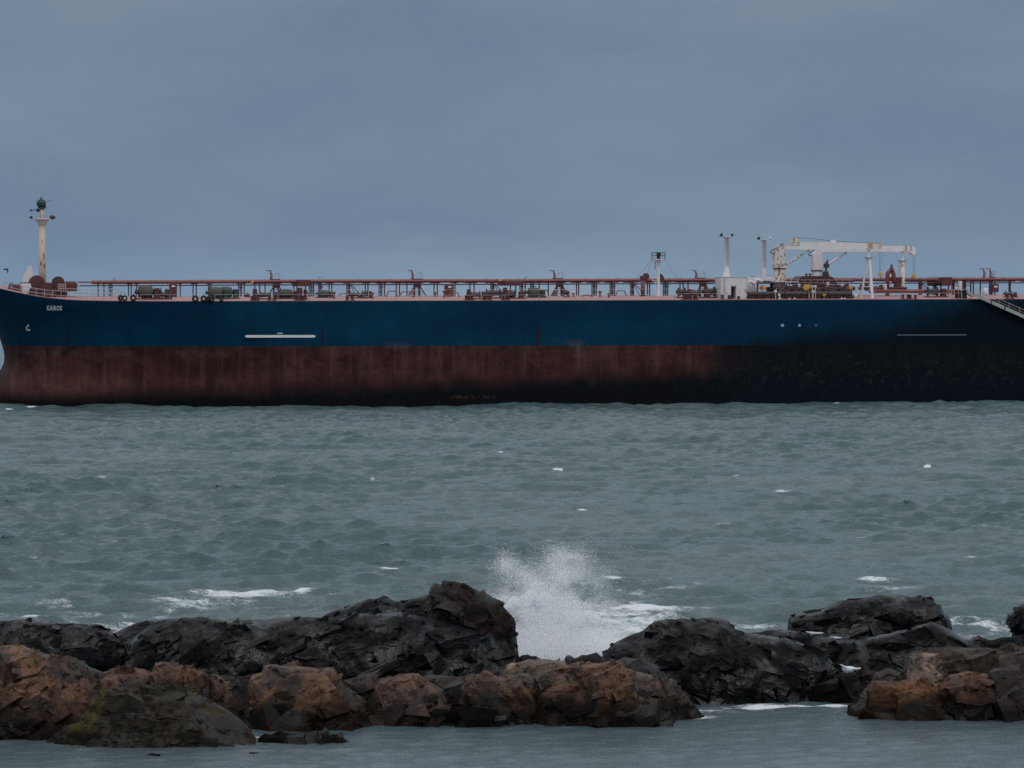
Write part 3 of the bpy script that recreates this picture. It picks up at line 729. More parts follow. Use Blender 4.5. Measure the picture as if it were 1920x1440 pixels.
# small deck fittings between the pipe track and the rail
_fr = random.Random(21)
for i in range(34):
    px = 470 + i * 26 + _fr.uniform(-9, 9)
    if 1190 < px < 1260 or px > 1350: continue
    yl = _fr.uniform(5, 15); x = QX(px, yl); z = deck_z(x, yl); h = _fr.uniform(.35, 1.0); k = _fr.random()
    if k < .4: MB().lathe((x, yl, z), [(.16, 0), (.14, h * .7), (.26, h * .75), (.28, h * .95), (.1, h)], 12).build('mushroom_vent', M['red'], ship)
    elif k < .7: MB().cbox(x - .35, x + .35, yl - .3, yl + .3, z, z + h * .6, .08).lathe((x, yl, z + h * .6), [(.2, 0), (.2, .12), (.05, .15)], 10).build('tank_hatch', M['darkred'], ship)
    else: MB().tube([(x - .8, yl, z + .2), (x - .5, yl, z + h), (x + .5, yl, z + h), (x + .8, yl, z + .2)], .09, 8).build('pipe_loop', M['red'], ship)
# forecastle gear
def dome(px, py, r, yl, name='chain_stopper'):
    x, z = Q(px, py, yl); z0 = deck_z(x, yl)
    e = empty('anchor_windlass', (x, yl, z0), ship); hz = z - z0
    MB().lathe((0, 0, hz), [(r * .25, -.62), (r, -.6), (r, -.5), (r * .72, -.46), (r * .72, .46), (r, .5), (r, .6), (r * .25, .62)], 24, 'Y').build('cable_drum', M['darkred'], e)
    MB().cbox(-r * .9, r * 1.1, -.9, .9, 0, hz * .55, .08).build('bed', M['support'], e)
    MB().cbox(r * .2, r * 1.5, -.5, .8, 0, hz * .95, .12).build('gearbox', M['darkred'], e)
dome(69, 532, 1.15, 11); dome(109, 530, .88, 12); dome(88, 541, .85, 9)
boxpart('winch_house', 121, 145, 527.5, 546, 12, 3, 'darkred', .3); boxpart('winch_house', 84, 121, 530, 549, 13, 3, 'darkred', .2)
boxpart('valve_rack', 107, 125, 532, 545, 9.6, 1.0, 'support', .1)
mb = MB()
for px in (109, 112.5, 116, 119.5, 123):
    x, z1 = Q(px, 533, 9.5); z0 = QZ(px, 545, 9.5); mb.tube([(x, 9.5, z0), (x, 9.5, z1)], .05, 5)
for py in (533, 537, 541): mb.tube([(QX(109, 9.5), 9.5, QZ(109, py, 9.5)), (QX(124, 9.5), 9.5, QZ(124, py, 9.5))], .03, 5)
mb.build('ladder_rack', M['rail'], ship)
boxpart('windlass_house', 15, 40, 532, 545, 13, 3, 'support', .5); boxpart('windlass_house', 18, 25, 529.5, 534, 13.4, 1, 'support', .2)
poly = [Q(px, py, 8.5) for px, py in ((40, 532), (57, 531), (59, 538), (54, 545), (49, 551), (43, 551), (42, 541))]
MB().prism(poly, 8.5, 10.0).build('white_chain_locker', M['white'], ship)
poly = [(px, py) for px, py in ((41.5, 531), (44, 515), (49.5, 508), (52, 500), (55, 497.5), (59, 499), (61, 505), (62.5, 522), (66, 531))]
MB().prism([Q(a, b, 16) for a, b in poly], 16, 18.0).build('white_vent_housing', M['white'], ship)
MB().tube([(QX(38, 12), 12, QZ(38, 530.5, 12)), (QX(58, 12), 12, QZ(58, 530, 12))], .07, 6).build('mooring_wire', M['black'], ship)
x, z = Q(12, 541, 19); zt = QZ(12, 505, 19)
e = empty('jack_staff', (x, 19, z), ship)
MB().tube([(0, 0, -.6), (0, 0, zt - z)], .022, 5).build('post', M['grey'], e)
MB().cbox(-.35, .25, -.1, .1, zt - z - .1, zt - z + .12, .03).cbox(.12, .28, -.1, .1, zt - z - .5, zt - z, .03).build('lamp', M['black'], e)

# foremast
x, zb = Q(79.5, 535, 17); zp = QZ(79.5, 410.5, 17); zq = QZ(79.5, 390, 17); zt_ = QZ(79.5, 374, 17)
e = empty('foremast', (x, 17, zb), ship)
MB().lathe((0, 0, 0), [(.52, -1.0), (.50, 3), (.44, zp - zb)], 20).build('lower_mast', M['cream'], e, smooth=True)
MB().lathe((0, 0, zp - zb), [(.33, 0), (.30, zq - zp)], 16).build('upper_mast', M['cream'], e, smooth=True)
MB().lathe((0, 0, zp - zb), [(.5, -.9), (.95, -.15), (1.3, -.08), (1.3, .04), (.3, .05)], 18).build('platform', M['white'], e)
mb = MB().tube([(-1.65, 0, .12), (-1.1, 0, -.02), (1.2, 0, 0)], .05, 6)
for v_ in mb.v[:]: pass
mb.v = [(a, b, c + zp - zb) for a, b, c in mb.v]; mb.build('cross_arm', M['white'], e)
for sx_, s_ in ((-1.5, .22), (1.35, .34), (1.65, .22)):
    o = MB().lathe((sx_, -.1, zp - zb + .22), [(s_ * .5, -.22), (s_, -.1), (s_, .12), (s_ * .7, .2)], 10, 'Y').build('floodlight', M['support'], e)
zz_ = zq - zb
MB().tube([(-1.6, 0, zz_ - .3), (-.3, 0, zz_ - .3)], .06, 6).cbox(-1.7, -1.4, -.1, .1, zz_ - .45, zz_ - .2, .03).cbox(-.75, -.35, -.2, .2, zz_ - .55, zz_ - .1, .04).build('lamp_arm', M['black'], e)
MB().cbox(-.62, .62, -.5, .5, zz_ - .05, zz_ + .08, .03).lathe((-.1, 0, zz_ + .1), [(.35, 0), (.62, .2), (.66, .65), (.5, 1.0), (.15, 1.15), (.08, 1.45)], 12).tube([(.3, 0, zz_ + .9), (1.5, 0, zz_ + 1.05)], .03, 5).cbox(.3, .55, -.1, .1, zz_ + .1, zz_ + .9, .04).build('lamp_head', M['darkgreen'], e)

# ---------------------------------------------------------------- light masts
x, zb = Q(1234.5, 557, 12); S_ = 0.0765
zz = lambda py: QZ(1234.5, py, 12) - zb
e = empty('signal_mast', (x, 12, zb), ship)
MB().lathe((0, 0, 0), [(.40, 0), (.37, .1), (.22, zz(540)), (.21, zz(500)), (.24, zz(492)), (.46, zz(488))], 18).build('post', M['white'], e, smooth=True)
MB().lathe((0, 0, zz(488.5)), [(.5, 0), (.86, .06), (.86, .18), (.5, .2)], 18).build('platform', M['white'], e)
mb = MB()
for a in np.linspace(0, 2 * PI, 9)[:-1]:
    cx, cy = 1.02 * math.cos(a), 1.02 * math.sin(a); mb.tube([(cx * .85, cy * .85, zz(486.5)), (cx, cy, zz(484)), (cx, cy, zz(473.5))], .03, 5)
mb.torus((0, 0, zz(473.5)), 1.02, .03, 'Z', 20, 5).torus((0, 0, zz(479)), 1.02, .025, 'Z', 20, 5); mb.build('cage', M['black'], e)
MB().lathe((.02, 0, zz(486)), [(.2, 0), (.22, .3), (.33, .5), (.33, .85), (.28, .93)], 14).build('signal_lamp', M['black'], e)
for tx, ty, tpy in ((-2.9, 2, 522), (-2.1, -1, 520), (3.2, 2, 521)): MB().tube([(-.9 if tx < 0 else .9, 0, zz(487)), (tx, ty, zz(tpy))], .018, 5).build('guy_wire', M['support'], e)
MB().cbox(-.55, -.42, -.1, .1, zz(505), zz(490), .03).build('pennant_tube', M['orange'], e)
MB().box(-.95, -.2, -.35, .35, zz(527), zz(526)).tube([(-.95, -.3, zz(527)), (-.95, -.3, zz(518))], .025, 5).tube([(-.5, -.3, zz(527)), (-.5, -.3, zz(554))], .03, 5).tube([(-.95, -.3, zz(521)), (-.3, -.3, zz(521))], .025, 5).build('ladder_platform', M['white'], e)

def tower(px, pyb, pyt, yl, w, floods):
    x, zb = Q(px, pyb, yl); H = QZ(px, pyt, yl) - zb
    e = empty('floodlight_tower', (x, yl, zb), ship)
    MB().lathe((0, 0, 0), [(w * 1.75, -.02), (w * 1.65, .25), (w * 1.05, 1.5), (w, 1.8), (w * .92, H - .3), (w * 1.5, H - .05)], 16).build('shaft', M['white'], e, smooth=True)
    MB().lathe((0, 0, H), [(.40, -.06), (.60, 0), (.60, .10), (.1, .11)], 14).build('platform', M['white'], e)
    mb = MB()
    for s_ in (-.16, .16): mb.tube([(w * .3 + s_, -w - .12, 1.6), (w * .3 + s_, -w - .12, H - .1)], .02, 5)
    for z in np.arange(1.7, H - .1, .32): mb.tube([(w * .3 - .16, -w - .12, z), (w * .3 + .16, -w - .12, z)], .026, 5)
    mb.build('ladder', M['hosegrey'], e)
    for fx, mt, s_ in floods:
        o = MB().tube([(fx * .45, 0, H + .05), (fx * .85, 0, H + .2)], .04, 5).build('bracket', M['white'], e)
        mb = MB().lathe((0, 0, 0), [(s_ * .4, -.25), (s_, -.1), (s_ * 1.05, .1), (s_ * .9, .13)], 12, 'X'); R3 = Matrix.Rotation(-.7 if fx > 0 else .7 + PI, 3, 'Y')
        mb.v = [tuple(R3 @ Vector(p) + Vector((fx, 0, H + .32))) for p in mb.v]; mb.build('floodlight', M[mt], o)
tower(1362, 520, 444.5, 6, .33, ((-.78, 'darkgreen', .26), (.86, 'darkgreen', .18)))
tower(1432, 522, 450.5, 20, .28, ((-.80, 'darkgreen', .26), (.98, 'white', .2)))

# ---------------------------------------------------------------- white deckhouse
x0, z1 = Q(1352, 520, 3); x1, z0 = Q(1400, 565, 3)
e = empty('deckhouse', (x0, 3, z0), ship); W, H = x1 - x0, z1 - z0; ppm = W / 48.0
mb = MB(); dx0, dx1, dzt = (1371 - 1352) * ppm, (1379.5 - 1352) * ppm, H - 17 * ppm
mb.box(0, dx0, 0, 3.4, 0, H).box(dx1, W, 0, 3.4, 0, H).box(dx0, dx1, 0, 3.4, dzt, H).box(dx0, dx1, 1.8, 3.4, 0, dzt)
mb.build('wall', M['white'], e)
MB().box(dx0 - .1, dx0 - .02, -.04, -.003, 0, dzt + .08).box(dx1 + .02, dx1 + .1, -.04, -.003, 0, dzt + .08).box(dx0 - .1, dx1 + .1, -.12, -.003, dzt + .1, dzt + .24).build('door_frame', M['cream'], e)
o = MB().cbox((1361 - 1352) * ppm, (1370 - 1352) * ppm, -.09, -.02, .1, dzt + .02, .03).build('door', M['white'], e)
MB().tube([((1363 - 1352) * ppm, -.12, 1.0), ((1363 - 1352) * ppm, -.12, 1.3)], .025, 5).build('handle', M['black'], o)
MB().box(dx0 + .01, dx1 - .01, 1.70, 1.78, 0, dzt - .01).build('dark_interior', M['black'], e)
MB().box(-.06, W + .06, -.08, 3.46, H + .003, H + .07).build('roof_edge', M['white'], e)
mb = MB()
for q in (0.33, 0.55):
    mb.tube([(q, -.12, .3), (q, -.12, H)], .02, 5)
for z in np.arange(.4, H, .3): mb.tube([(.33, -.12, z), (.55, -.12, z)], .018, 5)
mb.build('ladder', M['grey'], e)
MB().box(dx1 + 1.2, dx1 + 1.4, -.05, -.003, 1.6, 1.8).build('switch_box', M['grey'], e)
for a in ((1353, 1357.5, 552, 564), (1366, 1372.5, 553, 564), (1384, 1388, 555, 564)): boxpart('drum_bin', *a, 1.6, .7, 'darkgreen', .1)
boxpart('store_house', 1400.8, 1419, 521, 564, 5.5, 4, 'white', .03); boxpart('catwalk_box', 1419, 1452, 520.5, 526.5, 8, 6, 'white', .05)
for px, py, s_ in ((1405, 527, .35), (1419, 523.5, .42)):
    x, z = Q(px, py, 4.6); r = s_
    MB().tube([(x - .2, 4.6, deck_z(x, 4.6)), (x - .2, 4.6, z - r), (x - .1, 4.6, z - .12), (x + .3, 4.6, z - .1), (x + .75, 4.6, z - .42)], [.17, .17, .2, .22, .26], 10).build('ventilator_cowl', M['white'], ship, smooth=True)
MB().tube([(QX(1421, 9), 9, QZ(1421, 528.5, 9)), (QX(1445, 9), 9, QZ(1445, 529.5, 9))], .22, 8).build('white_duct', M['white'], ship)
for px in (1420, 1449): boxpart('duct_stand', px, px + 2.2, 529, 553, 9.2, .3, 'support', .02)

# ---------------------------------------------------------------- hose cranes
def crane(px0, px1, py_top, py_mid, py_bot, yl, jib, cyl, rusty, extra):
    """px0..px1 pedestal width; jib: polygon px list; cyl: (px,py,px,py)"""
    x0 = QX(px0, yl); x1 = QX(px1, yl); xc = (x0 + x1) / 2; r = (x1 - x0) / 2
    zb = deck_z(xc, yl); Z = lambda py: QZ((px0 + px1) / 2, py, yl) - zb
    e = empty('hose_crane', (xc, yl, zb), ship)
    MB().lathe((0, 0, 0), [(r * 1.05, 0), (r * 1.05, Z(py_bot)), (r, Z(py_bot) + .02), (r, Z(py_mid))], 22).build('pedestal', M['white_rusty' if rusty else 'white'], e, smooth=False)
    poly = [(-r * .98, Z(py_mid) + .03), (r * 1.0, Z(py_mid) + .03), (r * .80 if rusty else r * .95, Z(py_top + 10)), (r * .62, Z(py_top)), (r * .1, Z(py_top - 1)), (-r * .95, Z(py_top + 8))]
    MB().prism(poly, -r * .85, r * .85).build('slewing_house', M['white_rusty' if rusty else 'white'], e)
    MB().lathe((0, 0, Z(py_mid)), [(r * 1.15, -.1), (r * 1.15, .06)], 22).build('slew_ring', M['hosegrey'], e)
    L = lambda px, py: (Q(px, py, yl)[0] - xc, Q(px, py, yl)[1] - zb)
    jb = MB().prism([L(*p) for p in jib], -.42, .42).build('jib', M['jib_white'], e)
    a, b = L(cyl[0], cyl[1]), L(cyl[2], cyl[3]); m_ = (a[0] * .42 + b[0] * .58, a[1] * .42 + b[1] * .58)
    cy = MB().tube([(a[0], -.1, a[1]), (m_[0], -.1, m_[1])], .17, 10).build('luffing_cylinder', M['white_rusty' if rusty else 'white'], e)
    MB().tube([(m_[0], -.1, m_[1]), (b[0], -.1, b[1])], .11, 8).build('piston_rod', M['white_rusty' if rusty else 'grey'], cy)
    hp = [L(*p) for p in extra['hose']]
    MB().tube([(p[0], -.5, p[1]) for p in hp], .065, 6).build('hydraulic_hose', M['black'], e)
    tx, tz = L(*extra['tip']); hx, hz = L(*extra['hook'])
    mb = MB()
    for q in (-.22, .22): mb.tube([(tx + q, q * .4, tz), (hx + q * .4, q * .4, hz + .3)], .02, 5)
    mb.build('hoist_rope', M['support'], e)
    hb = MB().lathe((hx, 0, hz), [(.1, -.18), (.30, -.17), (.34, 0), (.30, .17), (.1, .18)], 12, 'Y').cbox(hx - .17, hx + .17, -.12, .12, hz - .34, hz + .36, .1).build('hook_block', M['yellow'], e)
    MB().tube([(hx, 0, hz - .3), (hx, 0, hz - .6), (hx + .16, 0, hz - .72), (hx + .2, 0, hz - .55)], .05, 6).build('hook', M['hosegrey'], hb)
    return e, L, jb, r, Z
e1, L1, jb1, r1, Z1 = crane(1450.5, 1471.5, 459.5, 503, 529, 9,
    [(1466, 460), (1497, 459.5), (1499, 454.3), (1530, 453.6), (1640, 456.3), (1651, 458.5), (1653, 470.5), (1645, 470.5), (1500, 468.2), (1470, 467.5)],
    (1473.5, 496, 1517, 469), True, dict(hose=[(1467, 457.5), (1463, 458), (1456, 464), (1449, 467.5), (1443.5, 470.5), (1442.8, 474), (1446, 475.5), (1449, 473.5)], tip=(1650.5, 468), hook=(1650.5, 514)))
a0, b0 = L1(1483, 461), L1(1497, 446)
MB().lathe(((a0[0] + b0[0]) / 2, 0, (a0[1] + b0[1]) / 2), [(.2, -.5), (.58, -.48), (.58, -.38), (.36, -.35), (.36, .35), (.58, .38), (.58, .48)], 16, 'Y').cbox(a0[0] - .1, b0[0] + .05, -.3, .3, a0[1] - .1, a0[1] + .5, .05).build('hoist_winch', M['white_rusty'], jb1)
MB().box(a0[0] - 1.0, b0[0] + .1, -.47, .47, a0[1] + .08, a0[1] + .16).build('winch_platform', M['white_rusty'], jb1)
mb = MB(); pp = [L1(*p) for p in ((1494, 445.5), (1520, 447.5), (1560, 451.5), (1600, 454), (1645, 455.8))]
mb.tube([(p[0], -.1, p[1]) for p in pp], .03, 5).build('topping_rope', M['support'], e1)
for ax in (1558, 1570): pass
q = L1(1563, 450.5); MB().cbox(q[0] - .5, q[0] + .3, -.2, .2, q[1] - .3, q[1], .05).tube([(q[0] - .2, 0, q[1] - .1), (q[0] + .35, 0, q[1] + .22)], .03, 5).build('rope_guide', M['white'], jb1)
for px in (1627, 1646):
    q = L1(px, 456); q2 = L1(px + (8 if px < 1640 else 5), 470)
    MB().box(q[0] - .1, q2[0], -.46, .46, q2[1] + .3, q[1] + .1).build('sheave_bracket', M['cream'], jb1)
mb = MB().lathe((0, 0, Z1(529)), [(r1 + .1, 0), (r1 + .95, .0), (r1 + .95, .1), (r1 + .1, .1)], 24)
mb.box(r1, r1 + 1.9, -.7, .7, Z1(529), Z1(529) + .1)
for a in np.linspace(0, 2 * PI, 11): mb.tube([((r1 + .9) * math.cos(a), (r1 + .9) * math.sin(a), Z1(529)), ((r1 + .9) * math.cos(a), (r1 + .9) * math.sin(a), Z1(520))], .02, 5)
mb.torus((0, 0, Z1(520)), r1 + .9, .02, 'Z', 20, 5).build('service_platform', M['white'], e1)
MB().lathe((.35, -r1 * .9, Z1(519.5)), [(.40, -.18), (.40, 0), (.1, .02)], 18, 'Y').build('access_hatch', M['cream'], e1)
mb = MB().torus((0, 0, Z1(494)), r1 * 1.18, .05, 'Z', 22, 6)
mb.torus((0, 0, Z1(502)), r1 * 1.12, .07, 'Z', 22, 6)
for a in np.linspace(0, 2 * PI, 13)[:-1]: mb.tube([(r1 * 1.15 * math.cos(a), r1 * 1.15 * math.sin(a), Z1(502)), (r1 * 1.15 * math.cos(a + .3), r1 * 1.15 * math.sin(a + .3), Z1(494))], .035, 5)
mb.build('guard_ring', M['white_rusty'], e1)
e2, L2, jb2, r2, Z2 = crane(1522, 1540.5, 469, 507, 520, 19,
    [(1531, 466), (1545, 463), (1640, 462), (1655, 460.8), (1700, 461.2), (1709, 461.3), (1713.5, 464), (1715.5, 470), (1715, 476), (1711, 478), (1707, 474.5), (1700, 472.2), (1530, 472.4)],
    (1548, 498.5, 1587, 473), False, dict(hose=[(1530, 467), (1526, 469), (1520, 472), (1515.5, 475), (1514, 478), (1516.5, 480), (1520, 478)], tip=(1713.5, 473), hook=(1713.5, 517)))
for px in (1696, 1706):
    q = L2(px, 462); q2 = L2(px + 2.5, 471); MB().box(q[0], q2[0], -.45, .45, q2[1], q[1] + .1).build('sheave_bracket', M['cream'], jb2)
q = L2(1690, 459); MB().tube([(q[0], 0, q[1]), (q[0], 0, q[1] - .5)], .05, 5).build('rope_pin', M['white'], jb2)
qa, qb = L2(1543, 520), L2(1550, 487)
MB().tube([((qa[0] + qb[0]) / 2 - .1, -.8, qa[1]), ((qa[0] + qb[0]) / 2, -.8, qb[1] - .3)], .16, 8).cbox(qa[0] - .1, qb[0] + .1, -1.1, -.5, qb[1] - 1.2, qb[1] - .55, .08).tube([(qb[0] - .1, -.8, qb[1] - .6), (qb[0] - .1, -.8, qb[1])], .1, 6).cbox(qa[0] - .25, qb[0], -1.1, -.5, qa[1], qa[1] + .9, .1).build('hydraulic_unit', M['hosegrey'], e2)

# tripod rests for the jibs
def rest(px, pyt, pyp, pyb, yl, spread, single=False):
    x, zb = Q(px, pyb, yl); Z = lambda py: QZ(px, py, yl) - zb
    e = empty('jib_rest', (x, yl, zb), ship)
    MB().box(-.13, .13, -.18, .18, Z(pyp), Z(pyt)).build('post', M['white'], e)
    MB().cbox(-.32, .32, -.4, .4, Z(pyt), Z(pyt) + .18, .03).build('saddle', M['cream'], e)
    MB().add([(-.72, -.5, Z(pyp)), (.72, -.5, Z(pyp)), (.72, .5, Z(pyp)), (-.72, .5, Z(pyp)), (-.25, -.25, Z(pyp) - .28), (.25, -.25, Z(pyp) - .28), (.25, .25, Z(pyp) - .28), (-.25, .25, Z(pyp) - .28)],
             [(0, 1, 2, 3), (4, 7, 6, 5), (0, 4, 5, 1), (1, 5, 6, 2), (2, 6, 7, 3), (3, 7, 4, 0)]).build('platform', M['white'], e)
    mb = MB()
    for s_ in (-.68, .68):
        mb.tube([(s_, -.45, Z(pyp)), (s_, -.45, Z(pyp) + 1.0)], .02, 5)
    mb.tube([(-.68, -.45, Z(pyp) + 1), (.68, -.45, Z(pyp) + 1)], .02, 5).build('handrail', M['white'], e)
    if single:
        MB().lathe((0, 0, 0), [(.40, 0), (.34, 1.2), (.32, Z(pyp) - .25)], 14).build('column', M['white_rusty'], e, smooth=True)
        mb = MB()
        for s_ in (-.62, -.42): mb.tube([(s_, -.1, 0), (s_, -.1, Z(pyp))], .022, 5)
        for z in np.arange(.2, Z(pyp), .3): mb.tube([(-.62, -.1, z), (-.42, -.1, z)], .02, 5)
        mb.build('ladder', M['grey'], e)
    else:
        T = Z(pyp) - .2
        for fx, fy, r_ in ((.06, -1.6, .24), (-.95, 0.4, .12), (-.62, 2.0, .11)):
            MB().tube([(fx, fy, 0), (.1 if fx > 0 else -.16, -.1 if fy < 0 else .15, T)], [r_, r_ * .82], 10).build('leg', M['white'], e)
        for q in (.3, .62):
            MB().tube([(-.93 * (1 - q) - .16 * q, .3, T * q), (.08, -1.2 * (1 - q), T * q)], .06, 6).build('cross_bar', M['white'], e)
rest(1628.5, 468, 482.5, 560, 4.5, 1.0)
rest(1692, 473, 488.0, 548, 16, 1.0, True)

# ---------------------------------------------------------------- cargo manifold amidships
poly = [(1497, 533), (1497, 526), (1501, 520.5), (1506, 517.6), (1556, 517.4), (1562, 520), (1567, 526), (1570, 533)]
MB().prism([Q(a, b, 15) for a, b in poly], 15, 19).build('manifold_housing', M['darkred'], ship)
for px in (1512, 1519, 1552):
    x, z = Q(px, 517.6, 16); MB().lathe((x, 16, z), [(.12, -.1), (.12, .18), (.38, .2), (.38, .28), (.1, .3), (.08, .42)], 12).build('hand_wheel', M['darkred'], ship)
boxpart('manifold_block', 1490, 1592, 533.5, 546, 13, 2, 'darkred', .2)
for k, px in enumerate((1462, 1476, 1489, 1503, 1518, 1533, 1548, 1562, 1577, 1592)):
    x = QX(px, 5); z = deck_z(x, 5) + (.95 if k % 2 else 1.25); r = .24 if k % 3 else .19
    mb = MB().tube([(x, 14, z + .2), (x, 6, z), (x, 4.6, z)], r, 10).lathe((x, 4.5, z), [(r + .14, -.12), (r + .14, .02)], 14, 'Y').lathe((x, 5.6, z), [(r + .13, -.1), (r + .13, .1)], 12, 'Y')
    mb.lathe((x, 7.5, z + r), [(.07, 0), (.07, .55), (.3, .56), (.3, .62), (.06, .64)], 10)
    mb.build('manifold_pipe', M['darkred' if k % 4 else 'hosegrey'], ship)
mb = MB()
for a, b in ((1402, 1443), (1443.6, 1470), (1470.6, 1512), (1512.6, 1552), (1552.6, 1598)):
    xa, xb = QX(a, 2.2), QX(b, 2.2); z = QZ((a + b) / 2, 550.6, 2.2)
    mb.lathe((xa, 2.2, z), [(.1, 0), (.31, .02), (.31, xb - xa - .05), (.1, xb - xa)], 12, 'X')
mb.build('cargo_hose_rail', M['hosegrey'], ship)
for px in (1405, 1418, 1432, 1445, 1458, 1471, 1486, 1499, 1513, 1527, 1540, 1554, 1568, 1582, 1596): boxpart('drip_tray_leg', px, px + 2.4, 553, 565, 2.5, .3, 'support', .03)
boxpart('drip_tray', 1404, 1602, 553.6, 558.5, 3.2, 5.5, 'support', .05)
MB().tube([(QX(1397, 2), 2, QZ(1397, 545, 2)), (QX(1400, 2), 2, QZ(1400, 549, 2)), (QX(1410, 2), 2, QZ(1410, 549.5, 2))], .07, 6).build('hose_end', M['hosegrey'], ship)
for px, py, r, m in ((1428.5, 539.5, .34, 'orange'), (1432.5, 539.5, .28, 'yellow'), (1511, 539, .42, 'yellow'), (1516, 537.5, .3, 'yellow'), (1594, 539, .28, 'yellow'), (1589.5, 539.5, .3, 'red')):
    x, z = Q(px, py, 4); MB().lathe((x, 4, z), [(.06, -.12), (r, -.1), (r * 1.02, 0), (r, .1), (.06, .12)], 16, 'Y').tube([(x, 4, z), (x, 4.2, deck_z(x, 4) - .01)], .05, 6).build('blank_flange', M[m], ship)
for px, py, r in ((1523, 537, .15), (1529, 537, .17), (1525, 546.5, .2), (1454, 546, .2), (1604.5, 552.5, .26), (1578, 560, .15), (1583.5, 560, .15), (1480, 560, .12), (1461, 553, .2), (1462, 559, .16), (1490, 560, .14)):
    x, z = Q(px, py, 1.9); MB().lathe((x, 1.9, z), [(.04, -.06), (r, -.05), (r, .05), (.04, .06)], 10, 'Y').box(x - .03, x + .03, 1.85, 1.95, min(z, deck_z(x, 1.9)), z).build('valve_tag', M['white'], ship)
x, z = Q(1545.5, 553, 1.7); MB().cbox(x - .22, x + .22, 1.6, 1.75, z - .08, z + .12, .03).box(x - .02, x + .02, 1.66, 1.7, deck_z(x, 1.7), z).build('yellow_tag', M['yellow'], ship)
boxpart('orange_cover', 1433, 1445, 559.8, 563.8, 1.3, .6, 'orange', .1)
boxpart('orange_cover', 1516, 1519, 555, 562.5, 1.3, .3, 'orange', .1); boxpart('orange_cover', 1516.8, 1518.2, 551.5, 554.6, 1.35, .2, 'cream', .03)
boxpart('blue_bin', 1512, 1516, 559, 564, 1.3, .4, 'darkgreen', .05)
boxpart('valve_cluster', 1440, 1463, 538, 547, 10, 1.2, 'support', .4); boxpart('valve_cluster', 1445, 1449, 527, 540, 10, .5, 'support', .1)
boxpart('valve_cluster', 1452, 1478, 531, 548, 11, 2, 'hosegrey', .3)
for px in (1456, 1464, 1598, 1606, 1612, 1642): MB().tube([(QX(px, 3), 3, deck_z(QX(px, 3), 3)), (QX(px, 3), 3, QZ(px, 533 if px > 1500 else 540, 3))], .035, 5).build('stanchion', M['grey'], ship)
for k, (a, b, py, r, yl) in enumerate(((1630, 1800, 546.3, .30, 8), (1600, 1700, 540.5, .2, 12), (1470, 1600, 527.5, .14, 12))):
    MB().tube([(QX(a, yl), yl, QZ(a, py, yl)), (QX(b, yl), yl, QZ(b, py, yl))], r, 10).build('stripping_pipe', M['red' if k == 0 else 'darkred'], ship, smooth=True)
for k, px in enumerate(range(1470, 1660, 9)):
    x = QX(px, 11 + k % 3); boxpart('valve_actuator', px, px + 4 + k % 3, 529 + (k * 7) % 9, 545, 11 + k % 3, .6, ('white', 'darkred', 'support', 'grey')[(k * 5 + k // 3) % 4] if k % 3 == 0 else 'darkred', .1)
mb = MB()
for py in (523.5, 529.8):
    mb.tube([(QX(1470, 10), 10, QZ(1470, py, 10)), (QX(1600, 10), 10, QZ(1600, py + 1.5, 10))], .02, 5)
for px in range(1472, 1600, 12): mb.tube([(QX(px, 10), 10, QZ(px, 533, 10)), (QX(px, 10), 10, QZ(px, 523.5, 10))], .02, 5)
mb.build('catwalk_railing', M['rail'], ship)

# ---------------------------------------------------------------- accommodation ladder
Y0L = -0.9
def GL(px, py, y=Y0L): x, z = Q(px, py, y); return (x, y, z)
o_ = GL(1826, 552)
e = empty('gangway', o_, ship)
def rel(p): return (p[0] - o_[0], p[1] - o_[1], p[2] - o_[2])
xe, ze = 2065, 551.5 + (2065 - 1826) * 0.447
mb = MB()
for yy in (Y0L, Y0L + .95):
    a, b, c, d = [rel(GL(px, py, yy)) for px, py in ((1826, 548.2), (xe, ze - 3.2), (xe, ze + 3.4), (1826, 555.2))]
    mb.prism([(p[0], p[2]) for p in (a, b, c, d)], a[1] - .04, a[1] + .04)
mb.build('stringer', M['grey'], e)
mb = MB(); a = rel(GL(1826, 550.5)); b = rel(GL(xe, ze - 1)); nst = 44
for i in range(nst):
    q = (i + .5) / nst; x = a[0] + (b[0] - a[0]) * q; z = a[2] + (b[2] - a[2]) * q; mb.box(x - .17, x + .17, .05, .9, z - .02, z + .02)
mb.build('steps', M['grey'], e)
mb = MB()
for yy in (-0.03, 1.0):
    for dh, r in ((10.5, .035), (5.3, .022)):
        p = rel(GL(1832, 553.0 - dh)); q = rel(GL(xe, ze - 2.6 - dh - .6)); mb.tube([(p[0], yy, p[2]), (q[0], yy, q[2])], r, 6)
    for i in range(13):
        t_ = i / 12; px = 1834 + (xe - 1836) * t_; py = 551.5 + (px - 1826) * .447
        p = rel(GL(px, py)); q = rel(GL(px + 1.5, py - 13.2)); mb.tube([(p[0], yy, p[2]), (q[0], yy, q[2])], .025, 5)
mb.build('handrail', M['rail'], e)
for px, py in ((1859, 566), (1884, 577), (1935, 600)):
    p = rel(GL(px, py)); MB().box(p[0] - .1, p[0] + .1, -.07, -.045, p[2] - .25, p[2] + .4).build('hinge_clamp', M['hosegrey'], e)
x, z = Q(1851, 552, -.2); x_, zt2 = Q(1851, 540, -.2)
MB().lathe((x, 0.5, z - .2), [(.30, 0), (.33, .1), (.33, zt2 - z), (.22, zt2 - z + .15), (.05, zt2 - z + .2)], 16).build('white_liferaft_canister', M['white'], ship, smooth=True)
boxpart('gangway_platform', 1798, 1813, 545.5, 562, 2, 1.5, 'black', .05)
MB().box(QX(1788, 2), QX(1816, 2), 1.7, 3.4, QZ(1800, 543.3, 2), QZ(1800, 542.3, 2)).build('landing_plate', M['grey'], ship)
p0, p1 = Q(1813, 543.5, 1.5), Q(1825, 552.5, 1.5)
